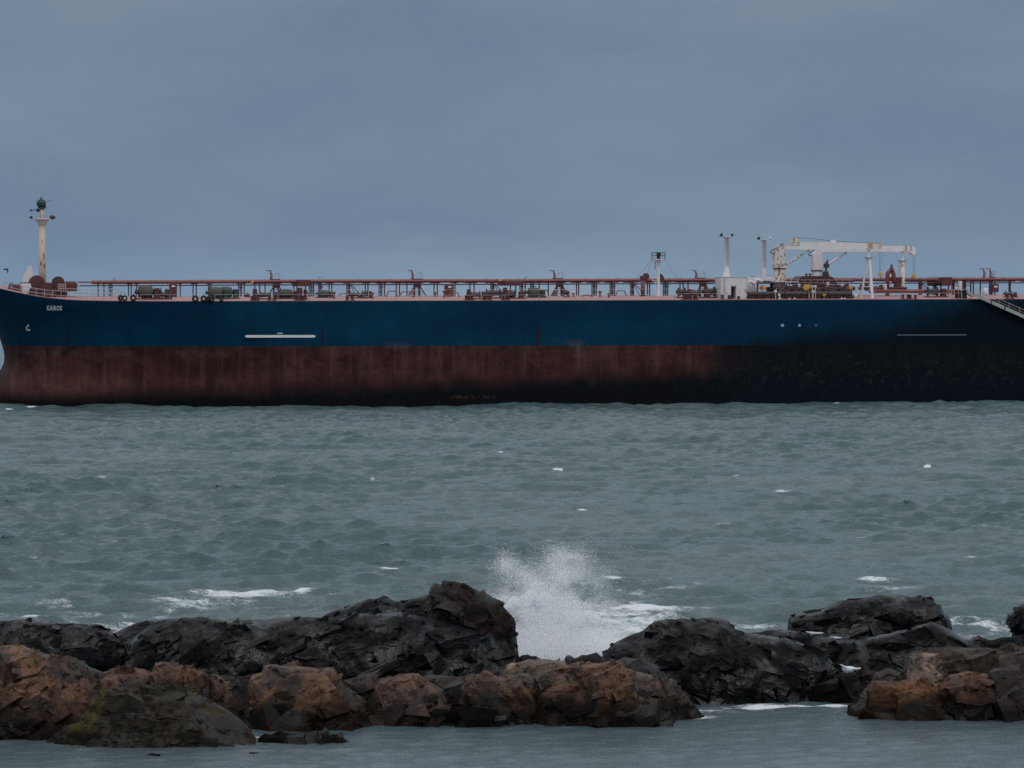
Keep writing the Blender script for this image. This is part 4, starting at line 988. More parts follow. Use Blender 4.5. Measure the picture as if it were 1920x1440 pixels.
MB().prism([(p0[0], p0[1]), (p1[0], p1[1]), (p1[0], p1[1] - .35), (p0[0], p0[1] - .45)], 1.4, 2.4).build('upper_flight', M['grey'], ship)
mb = MB()
for px in (1784, 1790, 1797, 1803): mb.tube([(QX(px, 1.8), 1.8, QZ(px, 563, 1.8)), (QX(px, 1.8), 1.8, QZ(px, 533, 1.8))], .03, 5)
mb.build('stanchion', M['rail'], ship)
for a in ((1796, 1798.5, 549, 562), (1791, 1795, 545, 562)): boxpart('davit_post', *a, 2.6, .3, 'support', .02)
boxpart('white_cabinet', 1799, 1804, 527, 544, 9, .6, 'white', .04)

# ---------------------------------------------------------------- tyre fenders slung on the side rail: things of their own
def fender(px, py, R, r, yaw, lean, label, mesh=None):
    y = 0.2
    x, z = Q(px, py, y); y = side_y(x, z) - 0.10 - (0 if abs(yaw) < .3 else .1)
    x, z = Q(px, py, y)
    p = SORG + EX * x + EY * y + Vector((0, 0, z))
    e = empty('tyre_fender', p); e.rotation_euler = (0, lean, YAW + yaw)
    if mesh is None:
        MB().torus((0, 0, 0), R - r, r, 'Y', 24, 10).build('tyre', M['black'], e, smooth=True)
        MB().tube([(0, 0, R - r), (.05, .1, R + .2), (.0, .25, R + .35)], .035, 6).build('sling_rope', M['hosegrey'], e)
    tag(e, label, 'fender', 'old tyres slung along the forward rail')
for px, py, R, yaw, lean, lab in (
    (226, 558.5, .42, .5, .2, 'leftmost black tyre fender, at the right end of the bow railing'),
    (234, 559.0, .40, -.4, -.2, 'black tyre fender tucked right against the leftmost tyre on the rail'),
    (250, 558.5, .46, .1, .1, 'black tyre fender with its open hole showing, just left of the olive canvas winch cover'),
    (366, 560.0, .46, .0, .1, 'black tyre fender hanging alone with an open hole, right of the red locker'),
    (382, 560.0, .46, .1, -.1, 'open black tyre fender at the left end of the tyre cluster below the olive cover'),
    (391, 560.0, .45, .9, .3, 'black tyre turned edge-on beside the open one under the olive winch cover'),
    (397, 561.0, .42, .6, -.3, 'black tyre fender at the right end of the tyre cluster on the rail'),
    (415, 560.5, .33, .3, .1, 'small dark tyre hanging by itself right of the tyre cluster')):
    fender(px, py, R, .15 if R > .4 else .11, yaw, lean, lab)
# ================================================================== ROCKS
def rockmat(name, top, mid, dark, wet=0.9, moss=None, strata=(0.6, 0.6, 2.2), rough=0.62, tide_shade=0.5, spec=0.12, specks=0.5):
    t = NT(name); P = t.geo.outputs['Position']; s = t.sep(P); z = s[2]
    n1 = t.noise(P, strata, 0.9, 6, 0.62, dist=0.6)
    n2 = t.noise(P, (1, 1, 1), 3.2, 6, 0.7)
    n3 = t.noise(P, (1, 1, 1), 12.0, 4, 0.65)
    c = t.mix(t.mapr(n1, 0.36, 0.62), mid, top)
    c = t.mix(t.mapr(n2, 0.46, 0.64, 0, 0.85), c, dark)
    c = t.mix(t.mapr(n3, 0.40, 0.75, 0, 0.45), c, tuple(x * 0.35 for x in mid))
    n0 = t.noise(P, (1, 1, 1.4), 0.75, 4, 0.55, loc=(9, 2, 5), dist=0.5)
    c = t.mix(t.mapr(n0, 0.50, 0.58, 0, 0.72), c, dark)
    # pale salt and lichen specks
    c = t.mix(t.mapr(t.noise(P, (1, 1, 1), 7.0, 5, 0.75, loc=(4, 4, 4)), 0.66, 0.74, 0, specks), c, tuple(min(1, x * 2.0 + .01) for x in top))
    # black tidal growth, carried higher to paint shade onto the rock fronts
    zz = t.math('ADD', z, t.math('MULTIPLY', t.math('SUBTRACT', n1, 0.5), 1.5))
    zz = t.math('ADD', zz, t.math('MULTIPLY', t.math('SUBTRACT', n2, 0.5), 0.9))
    c = t.mix(t.mapr(zz, tide_shade - 0.5, tide_shade + 0.6, wet, 0.0), c, (0.0018, 0.0015, 0.0015))
    if moss:
        x = s[0]; ax = t.math('ADD', x, t.math('MULTIPLY', t.math('SUBTRACT', n2, 0.5), 0.5))
        for m in moss: c = t.mix(t.math('MULTIPLY', t.math('MULTIPLY', t.box(ax, z, *m, 0.10, 0.10), t.mapr(n3, 0.40, 0.60, 0.1, 1)), 0.8), c, (0.080, 0.062, 0.016))
    t.l.new(c, t.b.inputs['Base Color'])
    t.l.new(t.mapr(n0, 0.35, 0.6, rough + 0.14, rough - 0.14), t.b.inputs['Roughness'])
    t.l.new(t.mapr(n0, 0.40, 0.62, spec * 0.5, spec * 2.6), t.b.inputs['Specular IOR Level'])
    t.bump(t.math('ADD', n2, t.math('MULTIPLY', n3, 0.4)), 0.6, 0.05)
    return t.m
mA = at_depth(160, 1300, 99); mB = at_depth(212, 1290, 99); mC = at_depth(150, 1350, 99); mD = at_depth(205, 1324, 99)
RM = {
 'black': rockmat('black_wet_rock', (0.0120, 0.0110, 0.0135), (0.0032, 0.0030, 0.0038), (0.0008, 0.0008, 0.0011), 0.85, rough=0.34, tide_shade=1.2, spec=0.15, specks=0.15),
 'blackbrown': rockmat('brown_black_rock', (0.026, 0.017, 0.0145), (0.008, 0.0058, 0.0055), (0.002, 0.0016, 0.0016), 0.8, rough=0.6, tide_shade=0.7),
 'brown': rockmat('brown_rock', (0.190, 0.104, 0.066), (0.092, 0.051, 0.035), (0.014, 0.009, 0.008), 0.9, tide_shade=0.95, strata=(0.8, 0.8, 1.6)),
 'brownlow': rockmat('red_brown_rock', (0.158, 0.088, 0.062), (0.080, 0.046, 0.034), (0.012, 0.008, 0.007), 0.88, tide_shade=0.6, strata=(0.8, 0.8, 1.4)),
 'ochre': rockmat('ochre_rock', (0.215, 0.105, 0.055), (0.125, 0.058, 0.032), (0.030, 0.018, 0.013), 0.88, tide_shade=0.75, strata=(0.5, 0.5, 2.6)),
 'mossy': rockmat('dark_mossy_rock', (0.052, 0.041, 0.028), (0.026, 0.020, 0.0145), (0.007, 0.005, 0.005), 0.7, tide_shade=0.15,
                  moss=((mA.x + .1, mB.x + .15, 0.86, 1.7), (mC.x + .1, mD.x + .1, 0.45, 1.0)), strata=(0.5, 0.5, 3.0)),
 'grey': rockmat('grey_slab_rock', (0.055, 0.052, 0.056), (0.026, 0.024, 0.026), (0.012, 0.010, 0.011), 0.6, tide_shade=0.2, strata=(0.4, 0.4, 3.0)),
 'tan': rockmat('tan_slab_rock', (0.30, 0.215, 0.16), (0.18, 0.12, 0.09), (0.05, 0.035, 0.028), 0.4, tide_shade=0.1, strata=(0.4, 0.4, 3.0)),
 'greybrown': rockmat('grey_brown_rock', (0.075, 0.053, 0.043), (0.034, 0.024, 0.021), (0.013, 0.010, 0.009), 0.8, tide_shade=0.5),
}
def dist_base(py): return on_water(960, py).y
def seg_dist(P, A, B):
    d = B - A; L2 = (d * d).sum(); t = np.clip(((P - A) @ d) / max(L2, 1e-9), 0, 1); C = A + t[:, None] * d
    return np.sqrt(((P - C) ** 2).sum(1)), C
def inside(P, poly):
    r = np.zeros(len(P), bool); n = len(poly)
    for i in range(n):
        a, b = poly[i], poly[(i + 1) % n]
        c = ((a[1] > P[:, 1]) != (b[1] > P[:, 1])) & (P[:, 0] < (b[0] - a[0]) * (P[:, 1] - a[1]) / ((b[1] - a[1]) or 1e-9) + a[0])
        r ^= c
    return r

def rotj(a, b, c):
    ca, sa, cb, sb, cc, sc_ = math.cos(a), math.sin(a), math.cos(b), math.sin(b), math.cos(c), math.sin(c)
    return np.array([[1, 0, 0], [0, ca, -sa], [0, sa, ca]]) @ np.array([[cb, 0, sb], [0, 1, 0], [-sb, 0, cb]]) @ np.array([[cc, -sc_, 0], [sc_, cc, 0], [0, 0, 1]])
def polytope(r):
    """angular block: a skewed box cut by a few random planes -> list of planar faces"""
    n = []; d = []
    for ax in range(3):
        for s_ in (-1, 1):
            v = np.zeros(3); v[ax] = s_; v += r.normal(0, .17, 3); n.append(v / np.linalg.norm(v)); d.append(r.uniform(.82, 1.0))
    for _ in range(r.integers(3, 7)):
        v = r.normal(0, 1, 3); v /= np.linalg.norm(v); n.append(v); d.append(np.abs(v).sum() * r.uniform(.52, .80))
    n = np.array(n); d = np.array(d); m = len(n); pts = []; on = []
    for a in range(m):
        for b in range(a + 1, m):
            for c in range(b + 1, m):
                A_ = n[[a, b, c]]
                if abs(np.linalg.det(A_)) < 1e-3: continue
                x = np.linalg.solve(A_, d[[a, b, c]])
                if (n @ x <= d + 1e-6).all(): pts.append(x); on.append({a, b, c})
    pts = np.array(pts); faces = []
    for a in range(m):
        ii = [k for k in range(len(pts)) if a in on[k]]
        if len(ii) < 3: continue
        P = pts[ii]; c = P.mean(0); u = P[0] - c; u /= np.linalg.norm(u); w = np.cross(n[a], u)
        ang = np.arctan2((P - c) @ w, (P - c) @ u); faces.append(P[np.argsort(ang)])
    return pts, faces
def gridded(faces, k):
    V = []; T = []; nb = 0
    for P in faces:
        c = P.mean(0)
        for i in range(len(P)):
            a, b = P[i], P[(i + 1) % len(P)]
            if np.linalg.norm(a - b) < .02: continue
            ix = {}
            for p in range(k + 1):
                for q in range(k + 1 - p):
                    ix[p, q] = nb; nb += 1; V.append(c + (a - c) * p / k + (b - c) * q / k)
            for p in range(k):
                for q in range(k - p):
                    T.append((ix[p, q], ix[p + 1, q], ix[p, q + 1]))
                    if p + q < k - 1: T.append((ix[p + 1, q], ix[p + 1, q + 1], ix[p, q + 1]))
    return np.array(V), np.array(T)
_r = np.random.default_rng(99)
_pl = [polytope(_r) for _ in range(36)]
PLIB = [(p, None, None) for p, f in _pl]
PLIBS = {k: [gridded(f, k) for p, f in _pl] for k in (2, 3, 4)}
ROCKN = 0
def rock(top, base, T, mat, label, Yf=None, zb=-0.5, R=None, g=0.042, A=(0.34, 0.15, 0.035), sc=(1.4, 0.5, 0.18), tilt=(0.3, 0.2), stretch=(1, 1, 1.7), bsize=1.0, back=1.0, cat='rock', smoothb=0.0, jag=0.032):
    """a boulder: its outline as photographed, set at its own distance, swelling T metres towards and away from the viewer"""
    global ROCKN; ROCKN += 1; sd_ = ROCKN * 101
    if bsize == 1.0: bsize = {'black': .80, 'blackbrown': .8, 'mossy': .6}.get(mat, .92)
    pk = .62 if mat in ('black', 'mossy') else 1.15; dk = 1.0 if mat in ('black', 'mossy') else 1.35
    Yf = Yf or dist_base(base); Yc = Yf + T
    pts = [at_depth(px, py, Yc) for px, py in top]
    poly = [(p.x, p.z) for p in pts]
    # roughen the outline
    res = []
    for i in range(len(poly) - 1):
        a, b = poly[i], poly[i + 1]; L = math.hypot(b[0] - a[0], b[1] - a[1]); n = max(1, int(L / 0.16))
        for k in range(n): res.append((a[0] + (b[0] - a[0]) * k / n, a[1] + (b[1] - a[1]) * k / n))
    res.append(poly[-1]); rr = random.Random(sd_)
    w = 0
    out = []
    for i, p in enumerate(res):
        w = 0.5 * w + rr.uniform(-1, 1) * jag; out.append((p[0] + rr.uniform(-1, 1) * jag * .5, p[1] + w * .8))
    xl, xr = out[0][0], out[-1][0]
    full = out + [(xr + 0.05, zb), (xl - 0.05, zb)]
    poly = np.array(full); n_top = len(out)
    x0, z0 = poly.min(0) - g; x1, z1 = poly.max(0) + g
    gx = np.arange(x0, x1 + g, g); gz = np.arange(z0, z1 + g, g)
    GX, GZ = np.meshgrid(gx, gz, indexing='ij'); P = np.stack([GX.ravel(), GZ.ravel()], 1)
    ins = inside(P, poly).reshape(GX.shape)
    dist = np.full(len(P), 9e9); near = P.copy(); dall = np.full(len(P), 9e9)
    for i in range(len(poly)):
        d, C = seg_dist(P, poly[i], poly[(i + 1) % len(poly)])
        bottom = (i == n_top)
        m = d < dall; dall = np.where(m, d, dall); near[m] = C[m]
        if not bottom: dist = np.minimum(dist, d)
    # cells whose four corners are inside or within one step outside: snap outside corners to the outline
    d2 = dall.reshape(GX.shape); okv = ins | (d2 < g * 0.75)
    cell = okv[:-1, :-1] & okv[1:, :-1] & okv[1:, 1:] & okv[:-1, 1:]
    cin = ins[:-1, :-1].astype(int) + ins[1:, :-1] + ins[1:, 1:] + ins[:-1, 1:]
    cell &= cin >= 1
    nx, nz = GX.shape; idx = np.arange(nx * nz).reshape(nx, nz)
    q = np.stack([idx[:-1, :-1][cell], idx[1:, :-1][cell], idx[1:, 1:][cell], idx[:-1, 1:][cell]], 1)
    used = np.unique(q)
    # border vertices: those on an edge that only one cell uses
    e = np.concatenate([q[:, [0, 1]], q[:, [1, 2]], q[:, [2, 3]], q[:, [3, 0]]]); es = np.sort(e, 1); key = es[:, 0].astype(np.int64) * (nx * nz) + es[:, 1]
    u, cnt = np.unique(key, return_counts=True); bk = u[cnt == 1]; bord = np.unique(np.concatenate([bk // (nx * nz), bk % (nx * nz)]))
    isb = np.zeros(nx * nz, bool); isb[bord] = True
    XZ = P.copy(); XZ[isb] = near[isb]
    dd = np.where(isb, 0, dist)
    Rr = (R or T * 0.95) * (1.0 if mat in ('black', 'mossy') else 0.8)
    s = np.clip(dd / Rr, 0, 1); prof = np.sqrt(1 - (1 - s) ** 2.0)
    prof = np.where(isb, np.where(dist < g * 1.6, 0, prof), prof)
    # the base broadens towards the viewer
    h = np.clip((XZ[:, 1] - z0) / max(z1 - z0, .1), 0, 1)
    prof = prof * (0.74 + 0.26 * (1 - h))
    # bottom border is open below the water: front and back stay apart there
    bot = isb & (XZ[:, 1] < zb + g * 1.6) & (dist > g * 1.6)
    rem = -np.ones(nx * nz, dtype=np.int64); rem[used] = np.arange(len(used)); nf = len(used)
    remb = rem.copy(); bv = [k for k in used if (not isb[k]) or bot[k]]; remb[bv] = nf + np.arange(len(bv))
    front = np.stack([XZ[used, 0], Yc - T * prof[used], XZ[used, 1]], 1)
    bv = np.array(bv); backv = np.stack([XZ[bv, 0], Yc + T * back * prof[bv], XZ[bv, 1]], 1)
    V = np.concatenate([front, backv]); Fq = np.concatenate([rem[q], remb[q][:, ::-1]])
    # normals of the smooth body
    N = np.zeros_like(V); A_, B_, C_, D_ = (V[Fq[:, k]] for k in range(4)); fn = np.cross(C_ - A_, D_ - B_)
    for k in range(4): np.add.at(N, Fq[:, k], fn)
    N /= np.maximum(np.linalg.norm(N, axis=1), 1e-9)[:, None]
    # fractured relief: the body is broken into tilted planes at two scales, then roughened
    ca, sa = math.cos(tilt[0]), math.sin(tilt[0]); cb, sb = math.cos(tilt[1]), math.sin(tilt[1])
    Rm = np.array([[ca, 0, sa], [0, 1, 0], [-sa, 0, ca]]) @ np.array([[1, 0, 0], [0, cb, -sb], [0, sb, cb]])
    att = np.ones(len(V)); att[:nf] = np.where(isb[used] & ~bot[used], 0.0, np.clip(0.25 + dist[used] / 0.30, 0, 1))
    att[nf:] = np.clip(0.25 + dist[bv] / 0.30, 0, 1)
    rs = np.random.default_rng(sd_)
    st = np.array(stretch)
    def vnormals(V):
        N = np.zeros_like(V); A_, B_, C_, D_ = (V[Fq[:, k]] for k in range(4)); fn = np.cross(C_ - A_, D_ - B_)
        for k in range(4): np.add.at(N, Fq[:, k], fn)
        return N / np.maximum(np.linalg.norm(N, axis=1), 1e-9)[:, None]
    V = V + N * (((fbm(V * 0.8, sd_ + 3, 3) * A[0] * 0.7 - 0.05) + fbm(V * 3, sd_ + 8, 4, .6) * 0.05) * att)[:, None]
    N = vnormals(V)
    fr = np.zeros(len(V), bool); fr[:nf] = True
    area = np.linalg.norm(np.cross(V[Fq[:, 2]] - V[Fq[:, 0]], V[Fq[:, 3]] - V[Fq[:, 1]]), axis=1).sum() / 4
    sdist = np.where(ins.ravel(), dall, -dall).reshape(nx, nz)
    sdist = np.where(GZ < zb + 0.6, 1.0, sdist)
    vis = np.where((V[:, 2] > -0.15))[0]
    bv_, bf_, nb = [], [], 0
    dmin = 0.5 * (dist[used].max() if len(used) else 1)
    for size, dens, pr0, pr1 in ((sc[0] * bsize, 1.0, .06, .30), (sc[1] * 1.25 * bsize, 0.70, .05, .26), (sc[1] * .62 * bsize, 0.30, .03, .16)):
        nbk = int(area / (size * size) * dens * dk * 2.4)
        for vi in rs.choice(vis, min(nbk, 2200)):
            if not fr[vi] and rs.random() < .6: continue
            n_ = N[vi]; s_ = size * rs.uniform(.7, 1.25)
            for tr_ in range(4):
                hx = np.array([.74, .42, .27] if mat == 'black' else [.60, .42, .34]) * s_ * rs.uniform(.75, 1.25, 3)
                Rj = Rm.T @ rotj(rs.normal(0, .16), rs.normal(0, .16), rs.normal(0, .30))
                sup = np.abs(hx * (Rj.T @ n_)).sum() * .86
                cc = V[vi] - n_ * (sup - s_ * pk * rs.uniform(pr0, pr1))
                pv, pf, _ = PLIB[rs.integers(len(PLIB))]
                w = (pv * hx) @ Rj.T + cc
                k_ = Yc / w[:, 1]; gx_ = (w[:, 0] * k_ - x0) / g; gz_ = (EYE + (w[:, 2] - EYE) * k_ - z0) / g
                ii = np.clip(gx_.astype(int), 0, nx - 1); jj = np.clip(gz_.astype(int), 0, nz - 1)
                sd2 = sdist[ii, jj]; bad = (gx_ < 0) | (gx_ > nx - 1) | (gz_ > nz - 1)
                if bad.any() or sd2.min() < -0.05: s_ *= .66; continue
                lod = 4 if s_ > .55 else 3 if s_ > .3 else 2
                pv, pf = PLIBS[lod][rs.integers(len(PLIB))]
                w = (pv * hx) @ Rj.T + cc
                bv_.append(w); bf_.append(pf + nb); nb += len(w); break
    if bv_:
        B = np.concatenate(bv_)
        wob = lambda fq, sd2, o: np.stack([fbm(B * fq + 11.3 * q, sd2 + q, o, .55) for q in range(3)], 1)
        B = B + wob(1.6, sd_ + 300, 2) * (0.075 if mat == 'black' else .05) + wob(6.0, sd_ + 400, 3) * (0.028 if mat == 'black' else .016)
        BF = np.concatenate(bf_)
        tri = np.concatenate([Fq[:, [0, 1, 2]], Fq[:, [0, 2, 3]], BF + len(V)])
        V = np.concatenate([V, B])
    else: tri = np.concatenate([Fq[:, [0, 1, 2]], Fq[:, [0, 2, 3]]])
    o = big_mesh('rock', V, tri, RM[mat])
    o.data.polygons.foreach_set('use_smooth', np.zeros(len(tri), bool))
    c = V.mean(0); c[2] = 0
    co = (V - c).astype(np.float32); o.data.vertices.foreach_set('co', co.ravel()); o.location = c.tolist()
    o.data.update()
    tag(o, label, cat); return o
# --- the black reef, left to middle
rock([(-90, 1175), (-60, 1168), (0, 1164), (50, 1161), (100, 1164), (120, 1171), (145, 1170), (185, 1174), (210, 1184), (232, 1200), (245, 1230), (250, 1255)], None, 1.6, 'black', 'low black rock at the far left of the reef, behind the red-brown boulder', Yf=106.5)
rock([(170, 1265), (185, 1225), (205, 1190), (235, 1177), (265, 1166), (288, 1165), (292, 1180), (300, 1220), (310, 1265)], None, 1.5, 'grey', 'smooth grey slab leaning between two black rocks at left', Yf=107.3, A=(.12, .06, .03))
rock([(215, 1275), (235, 1215), (262, 1185), (285, 1168), (330, 1160), (380, 1158), (430, 1163), (500, 1161), (560, 1155), (610, 1158), (680, 1150), (740, 1148), (790, 1156), (840, 1168), (880, 1180), (920, 1200), (950, 1222), (975, 1240), (985, 1262)],
     None, 2.0, 'black', 'long black wet ridge running across the left half of the reef', Yf=105.2, A=(.40, .18, .06), sc=(1.3, .45, .16), tilt=(.55, .3), R=2.3)
rock([(560, 1180), (612, 1152), (630, 1142), (665, 1131), (690, 1124), (722, 1121), (745, 1128), (765, 1124), (790, 1120), (815, 1112), (850, 1140), (870, 1185)], None, 1.1, 'black', 'low jagged black rock crouching against the left side of the tall peaked boulder', Yf=109.5, A=(.25, .14, .05))
rock([(772, 1200), (800, 1128), (806, 1103), (815, 1094), (826, 1099), (830, 1089), (852, 1089), (868, 1096), (882, 1101), (900, 1108), (908, 1106), (914, 1116), (930, 1124), (950, 1143), (963, 1160), (968, 1170), (966, 1182), (970, 1205), (974, 1232), (990, 1240), (992, 1262)],
     None, 1.5, 'blackbrown', 'tallest peaked dark boulder standing left of the breaking wave', Yf=107.4, A=(.34, .20, .07), tilt=(-.5, .2))
rock([(962, 1245), (978, 1228), (990, 1226), (1002, 1234), (1010, 1250)], None, .5, 'black', 'small black stone at the foot of the tall peaked boulder beside the spray', Yf=106.0, A=(.1, .06, .03))
# --- right part of the black reef
rock([(1120, 1262), (1130, 1226), (1150, 1207), (1180, 1192), (1205, 1182), (1228, 1165), (1250, 1161), (1300, 1162), (1335, 1157), (1352, 1158), (1366, 1165), (1380, 1180), (1400, 1186), (1440, 1190), (1490, 1200), (1530, 1215), (1560, 1240), (1570, 1262)],
     1322, 2.1, 'black', 'large humped black rock right of the breaking wave', A=(.42, .20, .07), sc=(1.2, .45, .16), R=2.4, tilt=(-.4, .4))
rock([(1380, 1215), (1400, 1188), (1430, 1183), (1462, 1180), (1490, 1184), (1530, 1190), (1575, 1196), (1620, 1200), (1660, 1212), (1690, 1240)], None, 1.6, 'black', 'lumpy low black rock between the humped rock and the far block', Yf=108.5, A=(.34, .2, .07))
rock([(1440, 1275), (1455, 1262), (1500, 1257), (1560, 1261), (1600, 1262), (1622, 1250), (1640, 1262), (1650, 1290)], 1318, 1.1, 'blackbrown', 'flat topped black ledge dropping straight into the calm pool', R=.5, A=(.10, .07, .035), sc=(1.0, .4, .15))
rock([(1476, 1192), (1478, 1160), (1490, 1150), (1520, 1147), (1545, 1141), (1560, 1132), (1585, 1125), (1617, 1121), (1650, 1113), (1690, 1114), (1707, 1121), (1722, 1117), (1748, 1122), (1757, 1134), (1775, 1150), (1783, 1165), (1787, 1185), (1795, 1212)],
     None, 1.7, 'black', 'big block shaped black rock with a vertical left face, set back on the right', Yf=112.0, A=(.24, .14, .05), stretch=(1.7, 1, 1), R=.8)
rock([(1560, 1250), (1585, 1205), (1640, 1192), (1700, 1180), (1745, 1165), (1780, 1180), (1810, 1200), (1830, 1225)], None, 1.8, 'black', 'sloping black shelf below the block shaped rock on the right', Yf=106.8, A=(.32, .20, .07), tilt=(-.3, .5), R=2.2)
rock([(1780, 1225), (1800, 1195), (1820, 1197), (1835, 1190), (1855, 1199), (1890, 1193), (1915, 1198), (1960, 1190), (2000, 1225)], None, .8, 'black', 'row of low broken black rock near the right edge under the foam', Yf=109.5, A=(.25, .16, .06))
rock([(1893, 1205), (1898, 1190), (1885, 1168), (1890, 1152), (1900, 1148), (1908, 1137), (1925, 1131), (1960, 1128), (2010, 1150), (2020, 1205)], None, 1.3, 'black', 'overhanging round black rock cut off by the right edge of the photo', Yf=109.0, A=(.24, .14, .06))
# --- rubble between black reef and brown boulders
rock([(380, 1300), (400, 1268), (430, 1264), (470, 1268), (500, 1262), (520, 1300)], None, .7, 'grey', 'low grey broken rock lying behind the gap of the brown boulders at left', Yf=104.6, A=(.16, .10, .05))
rock([(610, 1310), (640, 1274), (680, 1270), (720, 1272), (745, 1300), (750, 1330)], None, .8, 'greybrown', 'dark rubble rock in the cleft between two brown boulders', Yf=103.6, A=(.16, .10, .05))
rock([(772, 1325), (780, 1272), (810, 1265), (850, 1267), (880, 1272), (905, 1290), (910, 1330)], None, .8, 'greybrown', 'dark grey-brown broken rock wedged between two brown boulders in the middle', Yf=102.3, A=(.18, .12, .05))
rock([(775, 1362), (785, 1335), (815, 1322), (850, 1328), (880, 1335), (905, 1362)], 1362, .5, 'blackbrown', 'small black stones at the waterline left of the broad brown boulder', A=(.12, .08, .04))
rock([(850, 1364), (868, 1330), (900, 1322), (930, 1332), (960, 1345), (985, 1364)], 1365, .5, 'blackbrown', 'small dark stone under the V shaped crack at the waterline', A=(.12, .08, .04))
# --- brown boulders in front
rock([(-100, 1212), (-40, 1208), (0, 1209), (40, 1210), (62, 1216), (85, 1224), (125, 1236), (150, 1258), (170, 1285), (185, 1320), (190, 1370)], 1386, 1.9, 'brown', 'large red-brown boulder filling the left edge above the water', A=(.34, .16, .05), tilt=(.6, .2), R=2.2)
rock([(118, 1275), (126, 1228), (142, 1233), (165, 1250), (195, 1262), (215, 1285), (225, 1320)], None, 1.0, 'greybrown', 'narrow grey-brown slab leaning right behind the mossy rock', Yf=101.2, A=(.2, .1, .04), tilt=(.7, 0))
rock([(168, 1320), (180, 1262), (210, 1257), (240, 1250), (270, 1256), (295, 1262), (315, 1300)], None, .9, 'brownlow', 'low lumpy reddish rock behind the yellow lichen', Yf=101.6, A=(.22, .12, .05))
rock([(278, 1310), (285, 1262), (292, 1243), (310, 1240), (335, 1244), (345, 1262), (352, 1310)], None, .8, 'brown', 'upright brown stone behind the top of the mossy rock', Yf=101.0, A=(.22, .12, .05))
rock([(340, 1330), (343, 1262), (350, 1247), (362, 1250), (382, 1262), (392, 1290), (402, 1330)], None, .9, 'brown', 'steep split brown stone, second from the right above the mossy rock', Yf=100.7, A=(.2, .12, .05), tilt=(.9, 0))
rock([(390, 1340), (392, 1275), (398, 1262), (412, 1268), (425, 1280), (432, 1300), (455, 1318), (470, 1350)], None, .8, 'brownlow', 'pointed orange-brown wedge stone at the right shoulder of the mossy rock', Yf=100.5, A=(.18, .1, .04), tilt=(.9, 0))
rock([(86, 1404), (90, 1384), (118, 1362), (150, 1352), (160, 1335), (178, 1312), (186, 1292), (205, 1288), (240, 1285), (300, 1286), (332, 1282), (350, 1296), (380, 1305), (410, 1322), (440, 1340), (462, 1358), (476, 1378), (482, 1392)],
     1403, 1.7, 'mossy', 'dark layered foreground rock with yellow lichen on its left shoulder', A=(.26, .15, .06), tilt=(.15, .2), stretch=(1, 1, 2.2), R=2.0)
rock([(452, 1372), (462, 1300), (470, 1268), (490, 1262), (497, 1250), (505, 1247), (560, 1249), (600, 1256), (617, 1252), (628, 1256), (640, 1276), (665, 1300), (690, 1332), (706, 1362)],
     1371, 1.4, 'brown', 'brown boulder split by a vertical crack, left of centre', A=(.30, .12, .04), sc=(1.5, .5, .16), tilt=(.5, .1), R=1.5)
rock([(482, 1394), (495, 1380), (520, 1373), (560, 1374), (600, 1372), (632, 1377), (660, 1390)], 1394, .55, 'blackbrown', 'flat black rock awash in front of the split brown boulder', A=(.08, .05, .03), zb=-.3)
rock([(695, 1355), (702, 1290), (712, 1276), (730, 1268), (770, 1262), (784, 1263), (800, 1275), (826, 1290), (838, 1315), (842, 1356)], 1363, 1.1, 'brownlow', 'blocky brown boulder with a grid of cracks, left of the V shaped crack', A=(.24, .14, .05), R=1.1)
rock([(858, 1352), (866, 1290), (876, 1270), (900, 1264), (910, 1255), (925, 1264), (938, 1268), (965, 1262), (990, 1262), (1012, 1275), (1020, 1345)], 1361, 1.2, 'brown', 'brown boulder with a V shaped crack near the middle of the photo', A=(.34, .14, .05), sc=(1.2, .42, .16), tilt=(-.6, 0), R=1.1)
rock([(994, 1350), (1000, 1270), (1018, 1256), (1050, 1252), (1090, 1245), (1140, 1243), (1165, 1248), (1200, 1262), (1232, 1268), (1246, 1300), (1258, 1335), (1262, 1352)],
     1364, 1.6, 'brown', 'broad dark-fronted brown boulder right of the V shaped crack', A=(.30, .13, .045), sc=(1.3, .45, .16), R=1.3)
rock([(1215, 1345), (1228, 1290), (1240, 1275), (1262, 1272), (1280, 1295), (1305, 1325), (1318, 1342)], 1349, .9, 'greybrown', 'dark cone shaped rock sloping into the pool right of the broad brown boulder', A=(.18, .1, .05))
rock([(942, 1262), (950, 1246), (985, 1238), (1020, 1236), (1060, 1240), (1072, 1262)], None, .8, 'tan', 'pale tan flat slab on top of the brown boulders below the spray', Yf=102.6, A=(.06, .05, .02), R=.35, stretch=(.5, 1, 3))
rock([(1050, 1262), (1060, 1232), (1068, 1229), (1080, 1236), (1092, 1229), (1115, 1232), (1150, 1234), (1165, 1260)], None, .7, 'grey', 'dark grey slab with a pointed left corner at the foot of the spray', Yf=103.2, A=(.10, .07, .03), R=.35, stretch=(.5, 1, 3))
rock([(1130, 1272), (1150, 1240), (1170, 1232), (1210, 1236), (1236, 1252), (1245, 1275)], None, .8, 'grey', 'smooth grey slab lying right of the pointed slab', Yf=102.6, A=(.10, .07, .03), R=.45, stretch=(.5, 1, 3))
